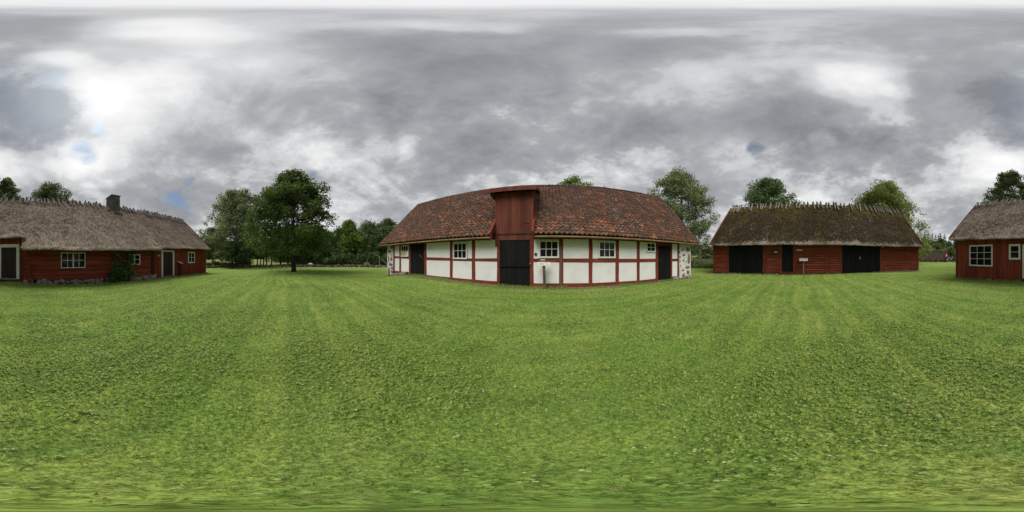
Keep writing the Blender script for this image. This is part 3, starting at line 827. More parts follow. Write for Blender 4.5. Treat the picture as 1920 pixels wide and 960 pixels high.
    MB().box(fr.U(1233.6), fr.U(1257.4), -.01, .066, zt2 + .004, ZT).build('lintel', 'red_timber', B)
    u, z = fr.P(1234.8, 487); MB().box(u - .03, u + .09, -.03, -.004, z - .05, z + .05).build('lock', 'dark_metal', d)
    # windows
    for (x0, x1, y0, y1, nc, nr) in ((752.6, 766.6, 460, 481.2, 3, 2), (850, 876.5, 454.6, 485.6, 3, 2), (1010.2, 1048, 450.4, 483.6, 3, 2), (1121.6, 1153.6, 452.2, 483.8, 3, 2), (1211.2, 1228.6, 454.8, 472.8, 2, 2)):
        w = window(B, fr, x0, x1, y0, y1, nc, nr, wall_y=-.006, cas=.085 if x0 > 800 else .075)
        if x0 < 760:
            for (xa, xb, mt) in ((754.2, 757.5, 'yellow_card'), (758.2, 761.6, 'cream_card'), (762.2, 765.2, 'white_print')):
                ua, za = fr.P(xa, 479.3); ub, zb = fr.P(xb, 471.5)
                MB().box(ua, ub, -.0265, -.0255, za, zb).build('notice', mt, w)
    # stone end walls with field stones showing in the mortar
    def corner(u0, u1, zb, mats, spots, seed):
        mb = MB(); nz, nu = 12, 5; vs = []; fs = []
        g = MB()
        for jz in range(nz):
            for ju in range(nu):
                z = zb + (ZT + .1 - zb) * jz / (nz - 1); u = u0 + (u1 - u0) * ju / (nu - 1)
                vs.append((u, -.045 - .05 * (fbm(np.array([u * 3, 0, z * 3]), 3, seed) - .3), z))
        for jz in range(nz - 1):
            for ju in range(nu - 1):
                k = jz * nu + ju; fs.append([k, k + 1, k + nu + 1, k + nu])
        g.add(vs, fs); g.box(u0, u1, -.035, .3, zb, ZT + .1)
        gw = g.build('stone_end_wall', 'mortar', B, smooth_shade=True)
        for i, (x, y, hw, hh, ) in enumerate(spots):
            u, z = fr.P(x, y, -.06); k = fr.P(x + hw, y, -.06)[0] - u; hz = fr.P(x, y - hh, -.06)[1] - z
            MB().lump((u, -.045, z), (k, .06, hz), seed + i, .35).build('field_stone', 'brown_stone', gw, smooth_shade=True)
        return gw
    ur = fr.U(1273); ul = fr.U(737.8)
    corner(uL, ul - .004, -.5, None, [(734.5, 464, 2.6, 3), (730.4, 471.6, 3.6, 2.6), (733.5, 485.6, 2.1, 4.6), (728.6, 485, 1.1, 6.6), (732.5, 495.5, 4.0, 2.8), (728.8, 509.6, 2.0, 8.4), (734.8, 502.5, 2.0, 3.3), (734.8, 509.6, 2.3, 3.4), (735, 516, 2.0, 2.8), (734.4, 477.5, .9, 1.4)], 3)
    corner(ur + .004, uR, -.5, None, [(1290, 468, 4.2, 4.2), (1291.6, 485.2, 2.7, 10), (1281.9, 478.2, 3, 2.2), (1280, 469, 1.8, 2.8), (1281.8, 488, 1.8, 2.2), (1289, 501, 4.3, 2.8), (1280.7, 506.4, 2.7, 1.8), (1290, 510.3, 3.4, 4.3), (1281.5, 516.3, 2.6, 4.1), (1287, 519, 3, 2.5), (1292.5, 517, 1.8, 4), (1287, 490.5, 1.0, 1.7),
        (1274.6, 473, .9, 2.6), (1275, 481.5, .9, 2.2), (1275.3, 490, .8, 2), (1276, 498.5, .8, 2.1)], 11)
    st = B; row = []
    for i in range(16):
        u = fr.U(1262) + (uR + .1 - fr.U(1262)) * i / 15; row.append((u, -.02, -.12 + .06 * (i < 4)))
    stones_row(st, row, .13, .11, 5)
    row = [(ul + .25 + .28 * i, -.05, -.02 + .055 * i) for i in range(7)] + [(uL + .25 * i, -.1, -.22) for i in range(4)]
    stones_row(st, row, .16, .13, 40)
    # top plate and soffit under the eaves
    du0, du1 = fr.U(931), fr.U(998)
    for a, b in ((uL, du0 - .02), (du1 + .02, uR)):
        MB().box(a, b, -.035, .06, ZT, ZT + .22).build('wall_plate', 'red_timber', B)
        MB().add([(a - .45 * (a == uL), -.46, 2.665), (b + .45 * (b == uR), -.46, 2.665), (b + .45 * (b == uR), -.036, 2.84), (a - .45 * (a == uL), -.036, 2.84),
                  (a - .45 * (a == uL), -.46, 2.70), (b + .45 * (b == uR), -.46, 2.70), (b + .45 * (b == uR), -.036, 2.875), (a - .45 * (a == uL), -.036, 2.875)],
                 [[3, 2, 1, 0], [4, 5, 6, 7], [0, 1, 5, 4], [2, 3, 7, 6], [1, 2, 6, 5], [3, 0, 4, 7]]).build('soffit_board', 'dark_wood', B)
    # roof: every tile a bent piece, laid in courses
    e0, e1 = -13.62, 11.38
    pitch, expo = .266, .305
    ncol = int((e1 - e0) / pitch)
    uc = e0 + (np.arange(ncol) + .5) * (e1 - e0) / ncol; pw = (e1 - e0) / ncol
    zr = np.array([rt(u) for u in uc]); Lr = np.hypot(ry - EY, zr - EZ); nrow = int(Lr.max() / expo) + 1
    C, J = np.meshgrid(np.arange(ncol), np.arange(nrow), indexing='ij'); C = C.ravel(); J = J.ravel()
    dist = J * expo; ok = dist < Lr[C] - .05
    # no tiles where the loft door stands
    cy = (ry - EY) / Lr[C]; ydep = EY + dist * cy
    lidz = 5.60 + .37 * (ydep + .35); roofz = EZ + dist * (zr[C] - EZ) / Lr[C]
    hole = (uc[C] > du0 - .04) & (uc[C] < du1 + .04) & (roofz < lidz - .1)
    ok &= ~hole
    C, J, dist = C[ok], J[ok], dist[ok]; N = len(C)
    dirv = np.stack([0 * zr[C], (ry - EY) / Lr[C], (zr[C] - EZ) / Lr[C]], -1); nrm = np.stack([0 * dirv[:, 0], -dirv[:, 2], dirv[:, 1]], -1)
    nx = 8; tt = np.linspace(-.5, .5, nx)
    prof = .046 * np.sin((tt + .5) * 2 * np.pi + .6)
    sag = .05 * (fbm(np.stack([uc[C] * .25, dist * .3, 0 * dist], -1), 3, 77) - .5) * 2
    O = np.stack([uc[C] + rng.normal(0, .006, N), EY + dirv[:, 1] * dist, EZ + dirv[:, 2] * dist], -1) + nrm * (.05 + sag + rng.normal(0, .006, N))[:, None]
    ln = np.minimum(expo + .05, np.maximum(Lr[C] - dist, .1)); rot = rng.normal(0, .022, N); tilt = rng.normal(0, .01, N)
    V = np.zeros((N, 3, nx, 3))
    for r_ in range(3):
        along = (-.012 if r_ < 2 else 1) * np.ones(N); along = np.where(r_ < 2, -.015, ln)
        lift = (.026, .048, .0)[r_]
        lift = (.022, .062, .0)[r_]
        for k in range(nx):
            side = tt[k] * pw * 1.06
            h = prof[k] + lift + tilt * tt[k] * 2
            V[:, r_, k] = O + dirv * (along + side * rot)[:, None] + nrm * h[:, None] + np.array([1., 0, 0]) * (side - along * rot)[:, None]
    V = V.reshape(N, -1, 3)
    f = [[k, k + 1, nx + k + 1, nx + k] for k in range(nx - 1)] + [[nx + k, nx + k + 1, 2 * nx + k + 1, 2 * nx + k] for k in range(nx - 1)]
    F = (np.arange(N)[:, None, None] * (3 * nx) + np.array(f)[None]).reshape(-1, 4)
    roof = mesh_np('tile_roof', V, F, 'clay_tiles', B, True)
    # under-roof, rear slope and ridge tiles belong to the roof
    mb = MB()
    nseg = 12
    for i in range(nseg):
        a = e0 + (e1 - e0) * i / nseg; b = e0 + (e1 - e0) * (i + 1) / nseg
        za, zb = rt(a), rt(b); y2 = 2 * ry - EY
        mb.add([(a, ry, za + .04), (b, ry, zb + .04), (b, y2, EZ), (a, y2, EZ), (a, ry, za - .05), (b, ry, zb - .05), (b, y2, EZ - .09), (a, y2, EZ - .09)], [[0, 1, 2, 3], [7, 6, 5, 4], [3, 2, 6, 7]])
    mb.build('rear_slope', 'clay_tiles', roof)
    mb = MB()
    def under(a, b, y0f, nn=8):
        for i in range(nn):
            p, q = a + (b - a) * i / nn, a + (b - a) * (i + 1) / nn
            k0 = (y0f - EY) / (ry - EY)
            A0 = (p, y0f, EZ + k0 * (rt(p) - EZ) - .01); A1 = (q, y0f, EZ + k0 * (rt(q) - EZ) - .01)
            B0 = (p, ry, rt(p) - .01); B1 = (q, ry, rt(q) - .01)
            dn = np.array([0, 0, -.07])
            mb.hexa([A0, A1, np.array(A1) + (0, .0, .02), np.array(A0) + (0, 0, .02), B0, B1, np.array(B1) + (0, 0, .02), np.array(B0) + (0, 0, .02)])
    under(e0, du0 - .03, EY + .02); under(du1 + .03, e1, EY + .02); under(du0 - .03, du1 + .03, 4.0)
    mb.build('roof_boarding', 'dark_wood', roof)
    mb = MB(); n = int((e1 - e0) / .36)
    for i in range(n):
        a, b = e0 + (e1 - e0) * i / n - .02, e0 + (e1 - e0) * (i + 1) / n + .02
        vs = []; z0 = rt((a + b) / 2) + .0 + jit(.012)
        for u, s in ((a, 1.0), (b, .92)):
            for k in range(7):
                th = math.pi * k / 6
                vs.append((u, ry - .14 * s * math.cos(th), z0 + .02 + .12 * s * math.sin(th)))
        mb.add(vs, [[k, k + 7, k + 8, k + 1] for k in range(6)] + [[0, 1, 2, 3, 4, 5, 6], [13, 12, 11, 10, 9, 8, 7]])
    mb.build('ridge_tiles', 'clay_tiles', roof)
    # barge boards on the gables
    for u in (e0 - .05, e1 + .02):
        z = rt(u)
        for s in (1, -1):
            ye = EY - .08 if s == 1 else 2 * ry - EY + .08
            a, b = np.array([u, ye, EZ - .05]), np.array([u, ry, z + .12])
            w = np.array([.03, 0, 0]); h = np.array([0, 0, .2])
            mb = MB(); mb.hexa([a, a + w, b + w, b, a - h + (0, .0, .0), a + w - h, b + w - h, b - h]); mb.build('barge_board', 'red_trim', B)
    # wooden gutters
    for a, b in ((e0 - .25, du0 - .14), (du1 + .10, e1 + .42)):
        n = 24; mb = MB(); vs = []
        pr = [(-.085, .03), (-.08, -.03), (-.045, -.065), (.0, -.065), (.035, -.03), (.04, .03), (.02, .03), (.0, -.03), (-.045, -.03), (-.062, .03)]
        for i in range(n + 1):
            u = a + (b - a) * i / n; o = .012 * (fbm(np.array([u * .7, 1., 0]), 2, 8) - .5) * 2
            vs += [(u, EY - .06 + p, EZ - .085 + q + o) for p, q in pr]
        m = len(pr); fs = [[i * m + k, (i + 1) * m + k, (i + 1) * m + (k + 1) % m, i * m + (k + 1) % m] for i in range(n) for k in range(m)] + [list(range(m)), [n * m + k for k in range(m)][::-1]]
        mb.add(vs, fs).build('gutter', 'tan_wood', B)
    # loft door dormer: boarded front, cheeks and a shed roof
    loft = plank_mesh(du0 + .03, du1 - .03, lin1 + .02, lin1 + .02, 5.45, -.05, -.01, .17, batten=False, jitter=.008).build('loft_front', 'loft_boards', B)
    lid = lambda y: 5.60 + .37 * (y + .35)
    for u0_, u1_ in ((du0 - .06, du0 + .03), (du1 - .03, du1 + .06)):
        MB().box(u0_, u1_, -.062, .05, lin0 - .35, 5.47).build('corner_post', 'red_timber', B)
    for (xa, xb) in ((985.5, 986.7),):
        pass
    u_, z_ = fr.P(978, 375); MB().box(u_ - .05, u_ + .32, -.075, -.05, z_ - .012, z_ + .012).build('strap_hinge', 'dark_metal', loft)
    u_, z_ = fr.P(988, 418.5); MB().box(u_ - .12, u_ + .12, -.075, -.05, z_ - .012, z_ + .012).build('strap_hinge', 'dark_metal', loft)
    MB().box(du0 + .03, du1 - .03, -.065, .05, lin1 - .045, lin1 + .018).build('drip_rail', 'dark_wood', B)
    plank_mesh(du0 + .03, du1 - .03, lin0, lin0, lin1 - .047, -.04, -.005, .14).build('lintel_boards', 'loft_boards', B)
    ym = (lid(0) - EZ + .0) ; slope = (rt(-1.8) - EZ) / (ry - EY)
    yi = EY + (5.60 + .37 * (EY + .35) - EZ) / (slope - .37)
    for u in (du0, du1):
        s = -.04 if u == du0 else .0
        nb = 9; mb = MB()
        for k in range(nb):
            y0, y1 = yi * k / nb + .06 * (k == 0), yi * (k + 1) / nb - .006
            lo0, lo1 = EZ + (y0 - EY) * slope - .1, EZ + (y1 - EY) * slope - .1
            mb.hexa([(u + s, y0, lo0), (u + s, y1, lo1), (u + s, y1, lid(y1)), (u + s, y0, lid(y0)), (u + s + .04, y0, lo0), (u + s + .04, y1, lo1), (u + s + .04, y1, lid(y1)), (u + s + .04, y0, lid(y0))])
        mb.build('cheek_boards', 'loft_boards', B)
    # boards edging the tiles beside the opening
    for u in (du0 - .13, du1 + .045):
        a = np.array([u, EY - .14, EZ - .10]); b = np.array([u, yi + .1, EZ + (yi + .1 - EY) * slope - .02]); w = np.array([.05, 0, 0]); h = np.array([0, -.13, .20])
        mb = MB(); mb.hexa([a, a + w, b + w, b, a + h, a + w + h, b + w + h, b + h]); mb.build('edge_board', 'red_trim', B)
        c = a + (b - a) * .20
        k = np.array([-.035 if u < du0 else -.02, 0, 0]); w2 = np.array([.11, 0, 0]); h2 = np.array([0, -.17, .26]); d0 = np.array([0, -.02, -.12])
        mb = MB(); mb.hexa([a + k + d0, a + k + w2 + d0, c + k + w2 + d0, c + k + d0, a + k + h2, a + k + w2 + h2, c + k + w2 + h2, c + k + h2]); mb.build('board_end', 'red_timber', B)
    # shed roof of the dormer
    la, lb = -3.42, -.52; y0, y1 = -.40, yi + .25
    dr = MB().hexa([(la, y0, lid(y0) - .05), (lb, y0, lid(y0) - .05), (lb, y0, lid(y0) + .03), (la, y0, lid(y0) + .03), (la, y1, lid(y1) - .05), (lb, y1, lid(y1) - .05), (lb, y1, lid(y1) + .03), (la, y1, lid(y1) + .03)]).build('dormer_roof', 'dark_wood', B)
    MB().hexa([(la - .03, y0 - .035, lid(y0) - .20), (lb + .03, y0 - .035, lid(y0) - .20), (lb + .03, y0 - .035, lid(y0) + .06), (la - .03, y0 - .035, lid(y0) + .06),
               (la - .03, y0 - .002, lid(y0) - .20), (lb + .03, y0 - .002, lid(y0) - .20), (lb + .03, y0 - .002, lid(y0) + .06), (la - .03, y0 - .002, lid(y0) + .06)]).build('fascia', 'loft_boards', dr)
    for u in (la - .03, lb + .004):
        MB().hexa([(u, y0, lid(y0) - .16), (u + .03, y0, lid(y0) - .16), (u + .03, y0, lid(y0) + .06), (u, y0, lid(y0) + .06), (u, y1, lid(y1) - .16), (u + .03, y1, lid(y1) - .16), (u + .03, y1, lid(y1) + .06), (u, y1, lid(y1) + .06)]).build('fascia', 'red_trim', dr)
    MB().box(la + .35, du0 - .07, -.30, .55, 5.22, 5.44).build('bracket', 'dark_wood', dr)
    # thin steel conductor on a post
    u, zt_ = fr.P(1051.6, 462); _, zb_ = fr.P(1051.6, 538)
    MB().tube([(u, -.06, zb_ - .1), (u, -.06, zt_)], .017, 8).build('conductor_pipe', 'metal', B)
    # small things fixed to the wall
    u, z = fr.P(1004.4, 476.6); b = MB(); b.box(u - .065, u + .065, -.05, -.008, z - .07, z + .07); b = b.build('junction_box', 'black_print', B, bevel=.008)
    u, z = fr.P(1017.6, 487); b = MB().box(u - .14, u + .14, -.032, -.0185, z - .045, z + .045).build('name_plate', 'cream_card', B)

# ------------------------------------------------------------------ the thatched cottage
def build_cottage():
    fr = FL
    B = house('thatched_cottage', fr, 'long low red cottage with grey thatch, stone chimney and white window frames', 'cottage')
    a0, a1 = fr.U(1793.2), fr.U(44.5); b1 = fr.U(287.5, .0); c1 = fr.U(385.6)
    DEP = 7.8
    ry = 3.9
    ridge = lambda u: (ry, float(np.interp(u, [-9, -3, -.6, .8, 8, 19], [7.22, 7.10, 6.95, 6.88, 6.80, 6.86])) - .05)
    # body
    mb = MB(); mb.box(a0 + .03, c1 - .03, .10, DEP, -.6, 2.5)
    for u0, u1 in ((a0 + .06, a0 + .2), (c1 - .2, c1 - .06)):
        zr = ridge(u0)[1] - .45
        vs = [(u0, .1, 2.5), (u0, DEP - .1, 2.5), (u0, ry, zr), (u1, .1, 2.5), (u1, DEP - .1, 2.5), (u1, ry, zr)]
        mb.add(vs, [[0, 1, 2], [5, 4, 3], [0, 3, 4, 1], [1, 4, 5, 2], [2, 5, 3, 0]])
    mb.build('wall_core', 'dark_wood', B)
    # left boarded room
    zb = lambda x, y: fr.P(x, y)[1]
    plank_mesh(a0, a1, zb(1793, 520), zb(44, 525.5), 2.95, 0, .08, .19, batten=True).build('board_wall', 'red_boards', B)
    MB().box(a0 - .045, a0 + .08, -.035, .12, zb(1793, 520.3), 2.9).build('corner_board', 'red_timber', B)
    MB().box(a1 - .22, a1 + .0, -.05, .12, -.06, 2.9).build('corner_board', 'red_timber', B)
    # left gable
    g = MB()
    n = 34
    for i in range(n):
        y0, y1 = .05 + (DEP - .1) * i / n, .05 + (DEP - .1) * (i + 1) / n - .006
        top = lambda y: 2.5 + (ridge(a0)[1] - .42 - 2.5) * (1 - abs(y - ry) / ry)
        g.hexa([(a0 - .0, y0, -.1), (a0 - .0, y1, -.1), (a0, y1, top(y1)), (a0, y0, top(y0)), (a0 + .05, y0, -.1), (a0 + .05, y1, -.1), (a0 + .05, y1, top(y1)), (a0 + .05, y0, top(y0))])
    g.build('gable_boards', 'red_boards', B)
    g = MB()
    for i in range(n):
        y0, y1 = .05 + (DEP - .1) * i / n, .05 + (DEP - .1) * (i + 1) / n - .006
        top = lambda y: 2.3 + (ridge(c1)[1] - .42 - 2.3) * (1 - abs(y - ry) / ry)
        g.hexa([(c1 - .05, y0, -.5), (c1 - .05, y1, -.5), (c1 - .05, y1, top(y1)), (c1 - .05, y0, top(y0)), (c1, y0, -.5), (c1, y1, -.5), (c1, y1, top(y1)), (c1, y0, top(y0))])
    g.build('gable_boards', 'red_boards', B)
    # log room, a little proud of the boarded ends
    ly = -.35
    l0, l1 = a1 + .01, fr.U(287, ly) - .02
    zl0, zl1 = fr.P(60, 526.8, ly)[1], fr.P(282, 517.5, ly)[1]
    log_wall(l0, l1, zl0, zl1, 2.42, ly, 7).build('log_wall', 'red_logs', B)
    # projecting log corner
    cu0, cu1 = fr.U(47, ly - .1), fr.U(57.5, ly - .1)
    log_wall(cu0, fr.U(53.5, ly - .1), zl0, zl0, 2.42, ly - .09, 9).build('log_corner', 'red_logs', B)
    mb = MB(); mb.box(fr.U(53.6, ly - .1), cu1, ly - .24, ly + .02, zl0 + .28, fr.P(55, 494, ly)[1]); mb.box(fr.U(54.5, ly - .1), fr.U(60.5, ly - .1), ly - .28, ly - .0, zl0 - .05, zl0 + .27)
    mb.build('corner_brace', 'red_timber', B, bevel=.01)
    ce = fr.U(283, ly - .1)
    MB().box(l1 - .16, l1 + .05, ly - .12, ly + .14, zl1 - .02, 2.42).build('corner_board', 'dark_wood', B)
    # right boarded room
    r0 = l1 + .06
    plank_mesh(r0, c1, zb(302, 518.6), zb(385, 510.8), 2.5, 0, .08, .17, batten=True).build('board_wall', 'red_boards', B)
    MB().box(c1 - .10, c1 + .03, -.03, .12, zb(385, 510.8), 2.5).build('corner_board', 'red_timber', B)
    # windows
    window(B, fr, 1818.6, 1862, 459.5, 499, 3, 3, wall_y=-.042, cas=.10)
    window(B, fr, 1892.4, 1913.7, 458, 486.8, 1, 2, wall_y=-.042, cas=.13)
    window(B, fr, 114, 159.6, 473.6, 502.4, 4, 2, wall_y=ly - .02, cas=.05, centre=True, dy=ly)
    window(B, fr, 240.5, 262, 476.8, 496.2, 2, 2, wall_y=ly - .02, cas=.075, centre=True, dy=ly)
    window(B, fr, 352, 364.2, 472.4, 493.2, 2, 2, wall_y=-.042, cas=.12, centre=True)
    # doors with white casings
    def cased(x0, x1, y0, ys, xi0, xi1, yi, cw):
        u0, zt = fr.P(x0, y0); u1 = fr.U(x1); zb_ = fr.P((x0 + x1) / 2 if x0 < x1 else x1, ys)[1]
        i0, i1 = fr.U(xi0), fr.U(xi1); zi = fr.P(xi1, yi)[1]
        c = MB(); c.box(u0, u1, -.100, .02, zi, zt); c.box(u0, i0, -.098, .02, zb_, zi); c.box(i1, u1, -.098, .02, zb_, zi)
        f = c.build('door_casing', 'white_paint', B)
        d = door(B, i0, i1, zb_ + .06, zb_ + .06, zi - .005, -.068, 'brown_door', handle=(i1 - .1, zb_ + .95), width=.16)
        MB().box(i0 - .02, i1 + .02, -.10, .0, zb_ - .06, zb_ + .055).build('threshold', 'old_wood', B)
        return d
    cased(1917.6, 1956.4, 458.4, 522.5, 1922.6, 1951, 463.8, .12)
    cased(302, 325.4, 469.2, 517.8, 304.6, 322.8, 472.4, .12)
    # doorstep slab, foundation stones
    st = B
    u0, u1 = fr.U(1912), fr.U(40)
    for i in range(6):
        u = u0 + (u1 - u0) * i / 5
        MB().lump((u, -.35 + jit(.05), -.10 + jit(.02)), (.33, .26, .09), 60 + i, .3).build('doorstep_stone', 'field_stone', B, smooth_shade=True)
    row = []
    n = 26
    for i in range(n):
        u = l0 + .15 + (l1 - l0 - .1) * i / (n - 1)
        z = float(np.interp(u, [l0, l1], [zl0, zl1])) - .08
        row.append((u, ly - .10 + jit(.05), z))
    stones_row(st, row, .25, .19, 80)
    row = [(u + .2, ly - .32, z - .13) for (u, y, z) in row[::2]]
    stones_row(st, row, .18, .10, 140)
    row = [(fr.U(1797) + (u0 - fr.U(1797)) * i / 9, .02, -.10 + .008 * i) for i in range(10)]
    stones_row(st, row, .2, .09, 160)
    row = [(c1 - .3 - .5 * i, .06, -.53 + .02 * i) for i in range(5)]
    stones_row(st, row, .25, .09, 190)
    # roofs: the log room's thatch comes lower and farther out than its neighbours'
    e_left = lambda u: (-.5, float(np.interp(u, [-8.5, -6, -.8], [3.10, 3.0, 2.97])))
    e_mid = lambda u: (-1.1, float(np.interp(u, [-.9, 4, 9.7], [2.16, 2.18, 2.30])))
    e_right = lambda u: (-.50, float(np.interp(u, [9.5, 18.5], [2.50, 2.62])))
    rdg = ridge
    t1 = thatch(B, fr.U(1781, -.5) - .05, a1 + .02, e_left, rdg, DEP, 'grey_thatch', nu=110, ns=40, seed=1, straws=7000, amp=.075, thick=.26)
    t2 = thatch(B, a1 - .03, fr.U(304, -1.1) , e_mid, lambda u: (ridge(u)[0], ridge(u)[1] + .035), DEP, 'grey_thatch', nu=150, ns=44, seed=4, straws=12000, amp=.075, eamp=.05, thick=.28)
    t3 = thatch(B, fr.U(303, -.5) - .4, 18.5, e_right, rdg, DEP, 'grey_thatch', nu=110, ns=40, seed=7, straws=8000, amp=.05, thick=.22)
    # barge boards
    def barge(u, eave, name='barge_board', up=.10, w=.04, hgt=.22, mat='red_timber', k1=1.0):
        y, z = eave(u); yr, zr = ridge(u)
        a = np.array([u, y - .06, z + up - .02]); b = np.array([u, y + (yr - y) * k1, z + (zr - z) * k1 + up]); W = np.array([w, 0, 0]); Hh = np.array([0, .02, -hgt])
        MB().hexa([a, a + W, b + W, b, a + Hh, a + W + Hh, b + W + Hh, b + Hh]).build(name, mat, B)
    barge(fr.U(1781, -.5) - .10, e_left)
    barge(18.52, e_right)
    barge(fr.U(304, -1.1) + .01, e_right, up=.10, mat='red_timber')
    u = fr.U(44.6, -.6); MB().box(u - .10, u + .12, -.72, -.45, fr.P(44, 457.2, -.6)[1], fr.P(44, 445.5, -.6)[1]).build('board_end', 'red_trim', B, bevel=.01)
    # ridge sticks
    us = []; u = -8.2
    while u < 18.4:
        if not 6.3 < u < 8.1: us.append(u)
        u += random.uniform(.25, .60)
    ridge_sticks(B, us, ridge, L=.95, top=.20, slope=.95)
    # chimney
    cy0, cy1 = 3.25, 4.55; cu0, cu1 = 6.95, 7.85; zt = 7.95
    c = MB(); n = 7
    vs = []; fs = []
    for k in range(n):
        z = 6.0 + (zt - .12 - 6.0) * k / (n - 1)
        for (uu, yy) in ((cu0, cy0), (cu1, cy0), (cu1, cy1), (cu0, cy1)): vs.append((uu + jit(.025), yy + jit(.025), z))
    for i in range(n - 1):
        for k in range(4): fs.append([4 * i + k, 4 * i + (k + 1) % 4, 4 * i + 4 + (k + 1) % 4, 4 * i + 4 + k])
    fs.append([4 * n - 4, 4 * n - 3, 4 * n - 2, 4 * n - 1])
    ch = c.add(vs, fs).build('chimney', 'chimney_stone', B)
    MB().box(cu0 - .06, cu1 + .06, cy0 - .06, cy1 + .06, zt - .14, zt - .02).build('chimney_cap', 'chimney_stone', ch, bevel=.02)
    def slab_on_roof(u, y, w, l, rz, nm):
        sl = (ridge(u)[1] - 2.25) / (ry + 1.1); z = ridge(u)[1] - (ry - y) * sl + .14
        d = unit(np.array([0, -1., -sl])); t_ = np.array([1., 0, 0]) * math.cos(rz) + d * math.sin(rz); e = np.cross(t_, d) ; d2 = np.cross(e, t_)
        e = e if e[2] > 0 else -e
        c0 = np.array([u, y, z]); q = [c0 - t_ * w, c0 + t_ * w, c0 + t_ * w + d2 * l, c0 - t_ * w + d2 * l]
        MB().hexa([p - e * .02 for p in q] + [p + e * .03 for p in q]).build(nm, 'slate', B)
    slab_on_roof(7.5, 3.15, .38, -.62 if 0 else .62, .0, 'flashing_slab')
    slab_on_roof(6.75, 3.3, .12, .5, .5, 'flashing_slab')
    # small name plate and lamp beside the right door
    u, z = fr.P(297.3, 479.3); MB().box(u - .12, u + .12, -.07, -.04, z - .07, z + .07).build('name_plate', 'cream_card', B)
    u, z = fr.P(297, 474.5); MB().box(u - .05, u + .05, -.10, -.04, z - .09, z + .08).build('lamp', 'black_print', B, bevel=.012)

